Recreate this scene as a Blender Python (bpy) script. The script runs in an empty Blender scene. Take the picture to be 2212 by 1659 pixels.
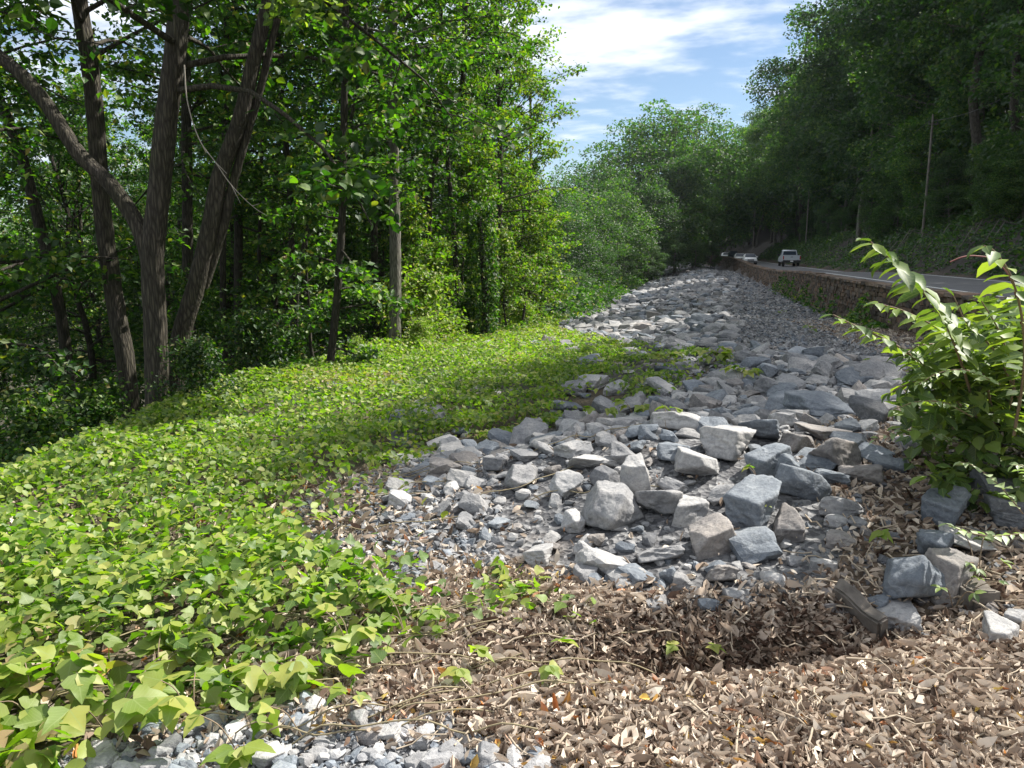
import bpy, bmesh, math
import numpy as np
from mathutils import Vector, Matrix

R = math.radians
SC = bpy.context.scene
COL = SC.collection
RNG = np.random.default_rng(7)

# ------------------------------------------------------------------ camera, sky, sun, exposure
CAM = np.array([0.0, 0.0, 1.6]); PITCH = R(9.75)
cd = bpy.data.cameras.new('camera'); co = bpy.data.objects.new('camera', cd); COL.objects.link(co)
co.location = CAM; co.rotation_euler = (R(90) - PITCH, 0, 0)
cd.sensor_width = 36; cd.lens = 27; cd.clip_start = 0.05; cd.clip_end = 2000
SC.camera = co
SUN_AZ, SUN_EL = R(62), R(50)
wd = bpy.data.worlds.new('World'); SC.world = wd; wd.use_nodes = True
def build_world():
    nt = wd.node_tree; nt.nodes.clear(); N = nt.nodes.new; L = nt.links.new
    out = N('ShaderNodeOutputWorld'); bg = N('ShaderNodeBackground'); bg.inputs['Strength'].default_value = 0.060
    sky = N('ShaderNodeTexSky'); sky.sky_type = 'NISHITA'; sky.sun_disc = False
    sky.sun_elevation = SUN_EL; sky.sun_rotation = SUN_AZ; sky.air_density = 1.0; sky.dust_density = 0.2; sky.ozone_density = 3.0
    tc = N('ShaderNodeTexCoord'); sp = N('ShaderNodeSeparateXYZ'); L(tc.outputs['Generated'], sp.inputs[0])
    def mth(op, a, b=None, c=None):
        m = N('ShaderNodeMath'); m.operation = op
        for i, v in enumerate((a, b, c)):
            if v is None: continue
            if isinstance(v, (int, float)): m.inputs[i].default_value = v
            else: L(v, m.inputs[i])
        return m.outputs[0]
    zz = mth('ADD', mth('MAXIMUM', sp.outputs[2], 0.0), 0.10)
    cx = mth('DIVIDE', sp.outputs[0], zz); cy = mth('DIVIDE', sp.outputs[1], zz)
    cb = N('ShaderNodeCombineXYZ'); L(cx, cb.inputs[0]); L(cy, cb.inputs[1])
    mp = N('ShaderNodeMapping'); mp.inputs['Location'].default_value = (1.3, 0.55, 0); mp.inputs['Rotation'].default_value = (0, 0, R(20)); mp.inputs['Scale'].default_value = (0.8, 1.0, 1)
    L(cb.outputs[0], mp.inputs[0])
    n1 = N('ShaderNodeTexNoise'); n1.inputs['Scale'].default_value = 0.85; n1.inputs['Detail'].default_value = 9; n1.inputs['Roughness'].default_value = 0.58; n1.inputs['Distortion'].default_value = 0.5
    L(mp.outputs[0], n1.inputs['Vector'])
    n2 = N('ShaderNodeTexNoise'); n2.inputs['Scale'].default_value = 6.5; n2.inputs['Detail'].default_value = 5; L(mp.outputs[0], n2.inputs['Vector'])
    s = mth('ADD', n1.outputs[0], mth('MULTIPLY', mth('SUBTRACT', n2.outputs[0], 0.5), 0.36))
    # cover grows with elevation (a mackerel sheet overhead), thin near the horizon
    s = mth('ADD', s, mth('MULTIPLY', mth('SUBTRACT', mth('MINIMUM', sp.outputs[2], 0.36), 0.17), 1.0))
    rp = N('ShaderNodeValToRGB'); rp.color_ramp.elements[0].position = 0.44; rp.color_ramp.elements[1].position = 0.68
    rp.color_ramp.interpolation = 'EASE'
    L(s, rp.inputs[0])
    cl = N('ShaderNodeRGB'); cl.outputs[0].default_value = (9.0, 9.4, 10.1, 1)
    mx = N('ShaderNodeMixRGB'); L(mth('MULTIPLY', rp.outputs[0], 0.93), mx.inputs[0]); L(sky.outputs[0], mx.inputs[1]); L(cl.outputs[0], mx.inputs[2])
    L(mx.outputs[0], bg.inputs[0]); L(bg.outputs[0], out.inputs[0])
build_world()
sl = bpy.data.lights.new('sun', 'SUN'); sl.energy = 5.0; sl.angle = R(0.55); sl.color = (1.0, 0.95, 0.87)
so = bpy.data.objects.new('sun', sl); COL.objects.link(so)
sd = Vector((math.sin(SUN_AZ) * math.cos(SUN_EL), math.cos(SUN_AZ) * math.cos(SUN_EL), math.sin(SUN_EL)))
so.rotation_euler = sd.to_track_quat('Z', 'Y').to_euler(); so.location = (30, 40, 60)
SC.view_settings.view_transform = 'Standard'; SC.view_settings.look = 'None'
SC.view_settings.exposure = 1.16; SC.view_settings.gamma = 1.0; SC.view_settings.use_curve_mapping = False
try:
    SC.cycles.max_bounces = 6; SC.cycles.diffuse_bounces = 3; SC.cycles.transmission_bounces = 4
except Exception: pass

# ------------------------------------------------------------------ noise, terrain
def _hash(ix, iy, s):
    h = (ix.astype(np.int64) * 374761393 + iy.astype(np.int64) * 668265263 + s * 1442695041) & 0xffffffff
    h = ((h ^ (h >> 13)) * 1274126177) & 0xffffffff
    h = (h ^ (h >> 16)) & 0xffffffff
    return h / 4294967295.0
def vn(x, y, sc=1.0, s=0):
    x = np.asarray(x, float) / sc; y = np.asarray(y, float) / sc
    ix = np.floor(x); iy = np.floor(y); fx = x - ix; fy = y - iy
    fx = fx * fx * (3 - 2 * fx); fy = fy * fy * (3 - 2 * fy)
    a = _hash(ix, iy, s); b = _hash(ix + 1, iy, s); c = _hash(ix, iy + 1, s); d = _hash(ix + 1, iy + 1, s)
    return (a * (1 - fx) + b * fx) * (1 - fy) + (c * (1 - fx) + d * fx) * fy
def fbm(x, y, sc=1.0, s=0, o=3):
    r = 0; a = 0.5; t = 0
    for i in range(o): r = r + a * vn(x, y, sc / 2 ** i, s + i * 17); t += a; a *= 0.5
    return r / t
def sst(x, a, b):
    t = np.clip((np.asarray(x, float) - a) / (b - a), 0, 1); return t * t * (3 - 2 * t)
def wallx(y):
    y = np.asarray(y, float)
    return 6.8 + 0.23 * y - 0.0011 * np.maximum(y - 130, 0) ** 2
WT = ([0, 16, 29, 46, 65, 85, 105, 150, 220], [0.62, 0.6, 0.45, 0.45, 0.12, 0.16, 0.45, 0.82, 1.0])
RT = ([0, 46, 65, 96, 120, 150, 220], [0.54, 0.38, -0.05, -0.12, -0.12, -0.05, 0.2])
def walltop(y): return np.interp(y, *WT)
def roadz(y): return np.interp(y, *RT)
def edge_u(y): return np.interp(y, [0, 6, 12, 20, 40], [-11.6, -12.5, -14.3, -14.9, -15.0])
def H(x, y):
    x = np.asarray(x, float); y = np.asarray(y, float)
    u = x - wallx(y)
    base = np.interp(y, [-30, 4, 34, 60, 130, 400], [0.1, 0, -1.32, -1.5, -1.5, -1.5])
    ue = edge_u(y)
    c = -(0.46 + 0.95 * sst(y, 18, 60)) * sst(-u, 4.0, -ue + .2) + 0.26 * np.exp(-((u + 5.2) / 2.4) ** 2) * sst(y, 7, 13)
    c = c - 0.62 * np.clip(-u + ue, 0, 4) - 0.32 * np.clip(-u + ue - 4, 0, 9) - 0.10 * np.clip(-u + ue - 13, 0, 30)
    far = 0.12 * np.clip(-u - 75, 0, 60)
    z = base + c + far
    z = z + 0.10 * (fbm(x, y, 2.6, 3) - .5) + 0.03 * (fbm(x, y, .5, 9) - .5)
    z = z + 0.5 * (fbm(x, y, 9, 31) - .5) * sst(-u, 15, 22)
    # near forms: hollow in the leaf litter, rock heap behind it, bank under the shrub
    near = sst(14 - y, 0, 6)
    z = z - 0.27 * np.exp(-(((x - 1.05) / 0.95) ** 2 + ((y - 3.22 - 0.10 * (x - 1)) / 0.24) ** 2))
    z = z + 0.40 * np.exp(-(((x - 1.1) / 1.9) ** 2 + ((y - 5.9) / 1.25) ** 2))
    z = z + 0.42 * np.exp(-(((x - 3.9) / 1.0) ** 2 + ((y - 5.6) / 2.2) ** 2))
    # valley end rises in the distance
    z = z + 0.05 * np.maximum(y - 175, 0) * (u < 0)
    # road bed and hillside
    rz = roadz(y) - 0.07
    z = np.where(u > 0.25, rz, z)
    hill = rz + 0.62 * np.clip(u - 6.9, 0, 47) + 0.8 * (fbm(x, y, 6, 51) - .4) * sst(u, 7.8, 12) 
    hill = rz + (hill - rz) * (1 - .75 * sst(y, 190, 330))
    z = np.where(u > 6.9, hill, z)
    return z
# a photo position (on the 2212 x 1659 view of the picture) to a point in the place
FW = np.array([0, math.cos(PITCH), -math.sin(PITCH)]); UPV = np.array([0, math.sin(PITCH), math.cos(PITCH)]); RT_ = np.array([1., 0, 0])
def ray(px, py): return FW + RT_ * (px - 1106) / 1659 + UPV * (829.5 - py) / 1659
def P(px, py, d):
    v = ray(px, py); return CAM + v * (d / v[1])
def G(px, py):
    v = ray(px, py); t = 0.5
    while t < 400:
        q = CAM + v * t
        if q[2] < H(q[0], q[1]):
            lo, hi = t / 1.02 - .05, t
            for _ in range(14):
                m = (lo + hi) / 2; q = CAM + v * m
                if q[2] < H(q[0], q[1]): hi = m
                else: lo = m
            return CAM + v * hi
        t = t * 1.015 + .01
    return CAM + v * 400
def poly(pts): return np.array([G(a, b)[:2] for a, b in pts])
def inp(pg, x, y):
    r = np.zeros(len(x), bool); n = len(pg)
    for i in range(n):
        x1, y1 = pg[i]; x2, y2 = pg[(i + 1) % n]
        c = ((y1 > y) != (y2 > y)) & (x < (x2 - x1) * (y - y1) / (y2 - y1 + 1e-12) + x1)
        r ^= c
    return r

# ------------------------------------------------------------------ object helpers
def tagp(o, label=None, cat=None, group=None, kind=None):
    if label: o['label'] = label
    if cat: o['category'] = cat
    if group: o['group'] = group
    if kind: o['kind'] = kind
    return o
def mesh(name, parts, mat=None, smooth=True, tint=None):
    vs = []; off = 0; li = []; ls = []; ln = 0
    for V, F in parts:
        V = np.asarray(V, np.float32); F = np.asarray(F, np.int64)
        vs.append(V); li.append((F + off).ravel()); k = F.shape[1]
        ls.append(np.arange(len(F)) * k + ln); ln += F.size; off += len(V)
    V = np.concatenate(vs); LI = np.concatenate(li).astype(np.int32); LS = np.concatenate(ls).astype(np.int32)
    me = bpy.data.meshes.new(name)
    me.vertices.add(len(V)); me.vertices.foreach_set('co', V.ravel())
    me.loops.add(len(LI)); me.loops.foreach_set('vertex_index', LI)
    me.polygons.add(len(LS)); me.polygons.foreach_set('loop_start', LS)
    me.polygons.foreach_set('use_smooth', np.full(len(LS), smooth))
    me.update(calc_edges=True)
    if tint is not None:
        a = me.attributes.new('tint', 'FLOAT_COLOR', 'POINT'); a.data.foreach_set('color', np.asarray(tint, np.float32).ravel())
    if mat: me.materials.append(mat)
    return me
def obj(name, me, parent=None, loc=None):
    o = bpy.data.objects.new(name, me); COL.objects.link(o)
    if parent: o.parent = parent
    if loc is not None: o.location = loc
    return o
def empty(name, loc=(0, 0, 0), rz=0, **kw):
    o = bpy.data.objects.new(name, None); COL.objects.link(o); o.location = loc; o.rotation_euler = (0, 0, rz); o.empty_display_size = .2
    return tagp(o, **kw)
def dup(root, loc, rz=0, sc=1, label=None, group=None, cat=None):
    r = root.copy(); COL.objects.link(r); r.location = loc; r.rotation_euler = (0, 0, rz)
    r.scale = (sc, sc, sc) if np.isscalar(sc) else sc
    tagp(r, label, cat, group)
    for c in root.children:
        k = c.copy(); COL.objects.link(k); k.parent = r
        for g in c.children:
            m = g.copy(); COL.objects.link(m); m.parent = k
    return r
def box(a, b):
    a = np.array(a, float); b = np.array(b, float)
    V = np.array([[x, y, z] for x in (a[0], b[0]) for y in (a[1], b[1]) for z in (a[2], b[2])])
    F = np.array([[0, 1, 3, 2], [4, 6, 7, 5], [0, 4, 5, 1], [2, 3, 7, 6], [0, 2, 6, 4], [1, 5, 7, 3]])
    return V, F
def catmull(pts, n=6):
    p = np.array(pts, float); p = np.vstack([2 * p[0] - p[1], p, 2 * p[-1] - p[-2]]); out = []
    for i in range(1, len(p) - 2):
        for k in range(n):
            t = k / n
            out.append(.5 * (2 * p[i] + (p[i + 1] - p[i - 1]) * t + (2 * p[i - 1] - 5 * p[i] + 4 * p[i + 1] - p[i + 2]) * t * t + (3 * p[i] - p[i - 1] - 3 * p[i + 1] + p[i + 2]) * t ** 3))
    out.append(p[-2]); return np.array(out)
def tube(path, rad, sides=8, rng=None, rough=0.0):
    path = np.asarray(path, float); n = len(path); rad = np.broadcast_to(np.asarray(rad, float), (n,))
    T = np.gradient(path, axis=0); T /= np.linalg.norm(T, axis=1)[:, None] + 1e-9
    a = np.array([1., 0, 0]) if abs(T[0][0]) < .8 else np.array([0, 1., 0]); X = np.cross(T[0], a); X /= np.linalg.norm(X)
    V = np.zeros((n, sides, 3)); th = np.arange(sides) / sides * 2 * np.pi
    fl = (rng.normal(0, rough, sides) if rough else np.zeros(sides))
    for i in range(n):
        X = X - T[i] * (X @ T[i]); X /= np.linalg.norm(X) + 1e-9; Y = np.cross(T[i], X)
        r = rad[i] * (1 + fl + (rng.normal(0, rough * .5, sides) if rough else 0))
        V[i] = path[i] + (np.cos(th) * r)[:, None] * X + (np.sin(th) * r)[:, None] * Y
    i, j = np.meshgrid(np.arange(n - 1), np.arange(sides), indexing='ij'); j2 = (j + 1) % sides
    F = np.stack([i * sides + j, i * sides + j2, (i + 1) * sides + j2, (i + 1) * sides + j], -1).reshape(-1, 4)
    return V.reshape(-1, 3), F

# ------------------------------------------------------------------ materials
def newmat(name):
    m = bpy.data.materials.new(name); m.use_nodes = True; nt = m.node_tree; nt.nodes.clear()
    return m, nt, nt.nodes.new, nt.links.new
def ramp(N, L, src, stops):
    r = N('ShaderNodeValToRGB'); e = r.color_ramp.elements
    while len(e) < len(stops): e.new(0.5)
    for k, (p, c) in enumerate(stops): e[k].position = p; e[k].color = (*c, 1)
    L(src, r.inputs[0]); return r.outputs[0]
def leafmat(name, stops, trans=(0.35, 0.55, 0.06), tf=0.40, gloss=0.028, grough=.55, hue_obj=0.0, veins=False):
    m, nt, N, L = newmat(name)
    at = N('ShaderNodeAttribute'); at.attribute_name = 'tint'; sp = N('ShaderNodeSeparateColor'); L(at.outputs['Color'], sp.inputs[0])
    c = ramp(N, L, sp.outputs[0], stops)
    hs = N('ShaderNodeHueSaturation'); L(c, hs.inputs['Color'])
    md = N('ShaderNodeMapRange'); L(sp.outputs[1], md.inputs[0]); md.inputs[3].default_value = 0.62; md.inputs[4].default_value = 1.38; L(md.outputs[0], hs.inputs['Value'])
    if hue_obj:
        oi = N('ShaderNodeObjectInfo'); mr = N('ShaderNodeMapRange'); L(oi.outputs['Random'], mr.inputs[0]); mr.inputs[3].default_value = 0.5 - hue_obj; mr.inputs[4].default_value = 0.5 + hue_obj * .6; L(mr.outputs[0], hs.inputs['Hue']); m4 = N('ShaderNodeMath'); m4.operation = 'MULTIPLY'; q4 = N('ShaderNodeMapRange'); L(oi.outputs['Random'], q4.inputs[0]); q4.inputs[1].default_value = 1; q4.inputs[2].default_value = 0; q4.inputs[3].default_value = .72; q4.inputs[4].default_value = 1.5; L(md.outputs[0], m4.inputs[0]); L(q4.outputs[0], m4.inputs[1]); L(m4.outputs[0], hs.inputs['Value'])
    if veins:                                                # midrib and side veins from the leaf's own length and width
        def M(op, a, b=0.0):
            q = N('ShaderNodeMath'); q.operation = op
            for i_, v_ in enumerate((a, b)):
                if isinstance(v_, (int, float)): q.inputs[i_].default_value = v_
                else: L(v_, q.inputs[i_])
            return q.outputs[0]
        w = M('ABSOLUTE', M('SUBTRACT', at.outputs['Alpha'], .5)); mid = M('LESS_THAN', w, .018)
        sd = M('LESS_THAN', M('FRACT', M('MULTIPLY', M('SUBTRACT', sp.outputs[2], M('MULTIPLY', w, 1.0)), 7.0)), .14)
        vv = M('MAXIMUM', mid, M('MULTIPLY', sd, .55)); bl = N('ShaderNodeMixRGB'); L(M('MULTIPLY', vv, .5), bl.inputs[0]); L(hs.outputs[0], bl.inputs[1]); bl.inputs[2].default_value = (.24, .30, .10, 1); hs = bl
    di = N('ShaderNodeBsdfDiffuse'); L(hs.outputs[0], di.inputs[0])
    tr = N('ShaderNodeBsdfTranslucent'); mu = N('ShaderNodeMixRGB'); mu.blend_type = 'MULTIPLY'; mu.inputs[0].default_value = 1; L(hs.outputs[0], mu.inputs[1]); mu.inputs[2].default_value = (*[t * 4.2 for t in trans], 1); L(mu.outputs[0], tr.inputs[0])
    mx = N('ShaderNodeMixShader'); mx.inputs[0].default_value = tf; L(di.outputs[0], mx.inputs[1]); L(tr.outputs[0], mx.inputs[2])
    gl = N('ShaderNodeBsdfGlossy'); gl.inputs['Roughness'].default_value = grough; gl.inputs[0].default_value = (1, 1, 1, 1)
    m2 = N('ShaderNodeMixShader'); m2.inputs[0].default_value = gloss; L(mx.outputs[0], m2.inputs[1]); L(gl.outputs[0], m2.inputs[2])
    o = N('ShaderNodeOutputMaterial'); L(m2.outputs[0], o.inputs[0]); return m
G_KUDZU = [(0, (0.065, 0.12, 0.020)), (.4, (0.15, 0.205, 0.034)), (.78, (0.25, 0.28, 0.05)), (.93, (0.28, 0.25, 0.07)), (1, (0.30, 0.21, 0.11))]
G_WOOD = [(0, (0.016, 0.046, 0.012)), (.6, (0.038, 0.082, 0.019)), (.92, (0.11, 0.17, 0.025)), (1, (0.20, 0.15, 0.05))]
G_EDGE = [(0, (0.05, 0.11, 0.015)), (.6, (0.12, 0.18, 0.025)), (1, (0.26, 0.24, 0.05))]  # sunlight on the wood edge put into lighter, yellower leaf colours
G_HILL = [(0, (0.018, 0.044, 0.020)), (.7, (0.044, 0.086, 0.032)), (1, (0.11, 0.14, 0.038))]
M_KUDZU = leafmat('kudzu_leaf', G_KUDZU, veins=True)
M_WOODLEAF = leafmat('broad_leaf', G_WOOD, hue_obj=.012)
M_EDGELEAF = leafmat('sunlit_edge_leaf', G_EDGE)
M_HILLLEAF = leafmat('hill_leaf', G_HILL, hue_obj=.02, gloss=.035)
M_VALLEY = leafmat('valley_leaf', [(0, (0.020, 0.052, 0.016)), (.7, (0.05, 0.10, 0.028)), (1, (0.12, 0.15, 0.035))], hue_obj=.015, gloss=.03)
M_SHRUBLEAF = leafmat('shrub_leaf', [(0, (0.035, 0.075, 0.022)), (.5, (0.09, 0.155, 0.038)), (1, (0.20, 0.27, 0.06))], trans=(.40, .42, .10), tf=.42, gloss=.035, grough=.5, veins=True)
def deadmat():
    m, nt, N, L = newmat('dead_leaf')
    at = N('ShaderNodeAttribute'); at.attribute_name = 'tint'; sp = N('ShaderNodeSeparateColor'); L(at.outputs['Color'], sp.inputs[0])
    c = ramp(N, L, sp.outputs[0], [(0, (0.11, 0.072, 0.054)), (.2, (0.25, 0.190, 0.145)), (.5, (0.43, 0.350, 0.280)), (.95, (0.68, 0.60, 0.50)), (.975, (0.38, 0.14, 0.05)), (1, (0.58, 0.44, 0.14))])
    d = N('ShaderNodeBsdfDiffuse'); L(c, d.inputs[0]); t = N('ShaderNodeBsdfTranslucent'); L(c, t.inputs[0])
    x = N('ShaderNodeMixShader'); x.inputs[0].default_value = .15; L(d.outputs[0], x.inputs[1]); L(t.outputs[0], x.inputs[2])
    o = N('ShaderNodeOutputMaterial'); L(x.outputs[0], o.inputs[0]); return m
M_DEAD = deadmat()
def prin(N, L, col=None, rough=.8, val=None):
    b = N('ShaderNodeBsdfPrincipled'); b.inputs['Roughness'].default_value = rough; b.inputs['Specular IOR Level'].default_value = .3
    if col is not None: L(col, b.inputs['Base Color'])
    if val is not None: b.inputs['Base Color'].default_value = (*val, 1)
    o = N('ShaderNodeOutputMaterial'); L(b.outputs[0], o.inputs[0]); return b
def bump(N, L, b, src, strength=.4, dist=.02):
    u = N('ShaderNodeBump'); u.inputs['Strength'].default_value = strength; u.inputs['Distance'].default_value = dist; L(src, u.inputs['Height']); L(u.outputs[0], b.inputs['Normal']); return u
def noise(N, L, sc, det=5, vec=None, rough=.6):
    n = N('ShaderNodeTexNoise'); n.inputs['Scale'].default_value = sc; n.inputs['Detail'].default_value = det; n.inputs['Roughness'].default_value = rough
    if vec is not None: L(vec, n.inputs['Vector'])
    return n.outputs[0]
def rockmat(name, use_attr=False):
    m, nt, N, L = newmat(name)
    tc = N('ShaderNodeTexCoord')
    if use_attr:
        g = N('ShaderNodeNewGeometry'); vec = g.outputs['Position']
        at = N('ShaderNodeAttribute'); at.attribute_name = 'tint'; tone = at.outputs['Color']; rnd = None
    else:
        g = N('ShaderNodeNewGeometry'); vec = g.outputs['Position']
        oi = N('ShaderNodeObjectInfo'); tone = oi.outputs['Color']
    n1 = noise(N, L, 4.5, 8, vec); n2 = noise(N, L, 38, 6, vec, .7)
    c1 = ramp(N, L, n1, [(.25, (.55, .57, .6)), (.5, (.9, .9, .9)), (.75, (1.22, 1.18, 1.12))])
    c2 = ramp(N, L, n2, [(.3, (.62, .62, .64)), (.6, (1.08, 1.06, 1.04))])
    mu = N('ShaderNodeMixRGB'); mu.blend_type = 'MULTIPLY'; mu.inputs[0].default_value = 1; L(c1, mu.inputs[1]); L(c2, mu.inputs[2])
    m2 = N('ShaderNodeMixRGB'); m2.blend_type = 'MULTIPLY'; m2.inputs[0].default_value = 1; L(mu.outputs[0], m2.inputs[1]); L(tone, m2.inputs[2])
    # pale calcite veins
    wv = N('ShaderNodeTexVoronoi'); wv.feature = 'DISTANCE_TO_EDGE'; wv.inputs['Scale'].default_value = 7
    dn = N('ShaderNodeTexNoise'); dn.inputs['Scale'].default_value = 6; L(vec, dn.inputs['Vector'])
    va = N('ShaderNodeVectorMath'); va.operation = 'MULTIPLY_ADD'; L(dn.outputs['Color'], va.inputs[0]); va.inputs[1].default_value = (.5, .5, .5); L(vec, va.inputs[2]); L(va.outputs[0], wv.inputs['Vector'])
    vm = ramp(N, L, wv.outputs['Distance'], [(0, (.35, .35, .35)), (.03, (0, 0, 0))])
    vs = N('ShaderNodeMath'); vs.operation = 'MULTIPLY'; L(vm, vs.inputs[0]); L(n1, vs.inputs[1])
    m3 = N('ShaderNodeMixRGB'); L(vs.outputs[0], m3.inputs[0]); L(m2.outputs[0], m3.inputs[1]); m3.inputs[2].default_value = (.5, .5, .48, 1)
    b = prin(N, L, m3.outputs[0], .85)
    ad = N('ShaderNodeMath'); ad.operation = 'ADD'; L(n1, ad.inputs[0]); ml = N('ShaderNodeMath'); ml.operation = 'MULTIPLY'; L(n2, ml.inputs[0]); ml.inputs[1].default_value = .35; L(ml.outputs[0], ad.inputs[1])
    bump(N, L, b, ad.outputs[0], .75, .035); return m
M_ROCK = rockmat('limestone'); M_ROCKS = rockmat('limestone_rubble', True)
def barkmat(name, c0, c1):
    m, nt, N, L = newmat(name)
    tc = N('ShaderNodeTexCoord'); mp = N('ShaderNodeMapping'); mp.inputs['Scale'].default_value = (9, 9, 1.1); L(tc.outputs['Object'], mp.inputs[0])
    n1 = noise(N, L, 3.2, 7, mp.outputs[0], .65); n2 = noise(N, L, 2.0, 4, tc.outputs['Object'])
    v = N('ShaderNodeTexVoronoi'); v.inputs['Scale'].default_value = 3.0; v.feature = 'DISTANCE_TO_EDGE'; L(mp.outputs[0], v.inputs['Vector'])
    s = N('ShaderNodeMath'); s.operation = 'MULTIPLY'; L(n1, s.inputs[0]); vr = ramp(N, L, v.outputs[0], [(0, (.35, .35, .35)), (.28, (1, 1, 1))]); L(vr, s.inputs[1])
    c = ramp(N, L, s.outputs[0], [(.12, tuple(q * .35 for q in c0)), (.35, c0), (.7, c1)])
    mo = ramp(N, L, n2, [(.35, (1, 1, 1)), (.75, (.72, .85, .55))]); mu = N('ShaderNodeMixRGB'); mu.blend_type = 'MULTIPLY'; mu.inputs[0].default_value = .7; L(c, mu.inputs[1]); L(mo, mu.inputs[2])
    b = prin(N, L, mu.outputs[0], .9); bump(N, L, b, s.outputs[0], 1.0, .035); return m
M_BARK = barkmat('bark', (.055, .047, .038), (.125, .108, .085))
M_BARKD = barkmat('dark_bark', (.05, .043, .036), (.10, .085, .07))
M_BARKP = barkmat('pale_bark', (.16, .15, .13), (.30, .28, .25))
def flat(name, col, rough=.6, metal=0.0, nz=0.15, sc=20):
    m, nt, N, L = newmat(name); tc = N('ShaderNodeTexCoord')
    n = noise(N, L, sc, 5, tc.outputs['Object']); c = ramp(N, L, n, [(.3, tuple(q * (1 - nz) for q in col)), (.7, tuple(min(1, q * (1 + nz)) for q in col))])
    b = prin(N, L, c, rough); b.inputs['Metallic'].default_value = metal; return m
def groundmat():
    m, nt, N, L = newmat('ground'); g = N('ShaderNodeNewGeometry'); p = g.outputs['Position']
    at = N('ShaderNodeAttribute'); at.attribute_name = 'tint'; sp = N('ShaderNodeSeparateColor'); L(at.outputs['Color'], sp.inputs[0])
    n1 = noise(N, L, 9, 8, p, .7); n2 = noise(N, L, 60, 5, p, .7); v = N('ShaderNodeTexVoronoi'); v.inputs['Scale'].default_value = 28; L(p, v.inputs['Vector'])
    grit = ramp(N, L, v.outputs['Color'], [(.1, (.055, .056, .06)), (.5, (.11, .11, .115)), (.95, (.24, .24, .24))])
    soil = ramp(N, L, n1, [(.3, (.055, .042, .032)), (.5, (.12, .09, .065)), (.75, (.22, .165, .12))])
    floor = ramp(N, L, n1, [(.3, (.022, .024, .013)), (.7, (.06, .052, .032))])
    hill = ramp(N, L, n2, [(.3, (.022, .019, .017)), (.7, (.075, .064, .056))])
    a = N('ShaderNodeMixRGB'); L(sp.outputs[0], a.inputs[0]); L(soil, a.inputs[1]); L(grit, a.inputs[2])
    b_ = N('ShaderNodeMixRGB'); L(sp.outputs[1], b_.inputs[0]); L(a.outputs[0], b_.inputs[1]); L(floor, b_.inputs[2])
    c_ = N('ShaderNodeMixRGB'); L(sp.outputs[2], c_.inputs[0]); L(b_.outputs[0], c_.inputs[1]); L(hill, c_.inputs[2])
    b = prin(N, L, c_.outputs[0], .95); s = N('ShaderNodeMath'); s.operation = 'ADD'; L(n1, s.inputs[0]); L(v.outputs[0], s.inputs[1]); bump(N, L, b, s.outputs[0], .8, .03); return m
M_GROUND = groundmat()

# ------------------------------------------------------------------ zones on the ground
KUDZU = poly([(-500, 1900), (-200, 1900), (60, 1660), (300, 1600), (520, 1540), (700, 1440), (1000, 1410), (1085, 1330), (980, 1260), (900, 1180), (840, 1080), (860, 1000), (950, 965), (1060, 962), (1180, 930), (1300, 890), (1420, 850), (1560, 815), (1610, 785), (1560, 762), (1450, 752), (1330, 745), (1210, 722), (1190, 692), (1150, 682), (1000, 705), (850, 750), (700, 800), (560, 830), (420, 890), (300, 960), (120, 1030), (-60, 1060), (-500, 1150)])
SPARSE = poly([(560, 1140), (700, 1060), (840, 1010), (950, 1010), (1060, 1000), (1090, 1100), (1060, 1250), (1085, 1330), (900, 1330), (700, 1250)])
ROCKZ = poly([(1190, 694), (1545, 568), (1572, 568), (1610, 590), (1680, 640), (1800, 740), (1960, 850), (1960, 1000), (1900, 1080), (1850, 1160), (1760, 1290), (1600, 1330), (1380, 1310), (1140, 1250), (1060, 1220), (900, 1150), (830, 1100), (850, 1000), (950, 970), (1060, 965), (1180, 930), (1400, 850), (1560, 800), (1400, 770), (1330, 745), (1200, 720)])
LITTER = poly([(980, 1250), (1120, 1255), (1380, 1315), (1600, 1330), (1760, 1290), (1850, 1390), (2000, 1380), (2260, 1370), (2700, 1400), (2700, 2100), (1200, 1900), (1160, 1640), (900, 1545), (560, 1530), (300, 1560), (560, 1400), (900, 1300)])
GRAVELF = poly([(-100, 1700), (300, 1590), (560, 1520), (760, 1515), (900, 1540), (1020, 1580), (1210, 1640), (1230, 1900), (-100, 1900)])
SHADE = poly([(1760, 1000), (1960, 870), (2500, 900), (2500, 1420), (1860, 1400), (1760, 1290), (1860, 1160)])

# ------------------------------------------------------------------ ground sheet
def build_ground():
    def spaced(a, b, c, n, k):
        t = np.linspace(-1, 1, n); s = np.sinh(k * t) / np.sinh(k)
        return np.where(s < 0, c + s * (c - a), c + s * (b - c))
    xs = spaced(-330, 420, 1.2, 310, 7.0); ys = spaced(-60, 620, 4.0, 300, 6.4)
    X, Y = np.meshgrid(xs, ys); x = X.ravel(); y = Y.ravel(); z = H(x, y)
    u = x - wallx(y)
    nr = len(ys); nc = len(xs)
    i, j = np.meshgrid(np.arange(nr - 1), np.arange(nc - 1), indexing='ij')
    F = np.stack([i * nc + j, i * nc + j + 1, (i + 1) * nc + j + 1, (i + 1) * nc + j], -1).reshape(-1, 4)
    w = fbm(x, y, .6, 5)
    grit = np.maximum(inp(ROCKZ, x, y) * 1.0, np.maximum(inp(GRAVELF, x, y) * 1.0, 0)) * sst(w, .2, .4)
    grit = np.maximum(grit, ((u > -13.8) & (u < -.5) & (y > 12)) * .85)
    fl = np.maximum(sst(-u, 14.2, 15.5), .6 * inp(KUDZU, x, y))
    hl = sst(u, 6.4, 7.0)
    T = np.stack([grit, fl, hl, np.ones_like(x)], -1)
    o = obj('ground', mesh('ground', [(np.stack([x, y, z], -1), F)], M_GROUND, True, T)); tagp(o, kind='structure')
build_ground()

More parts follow.
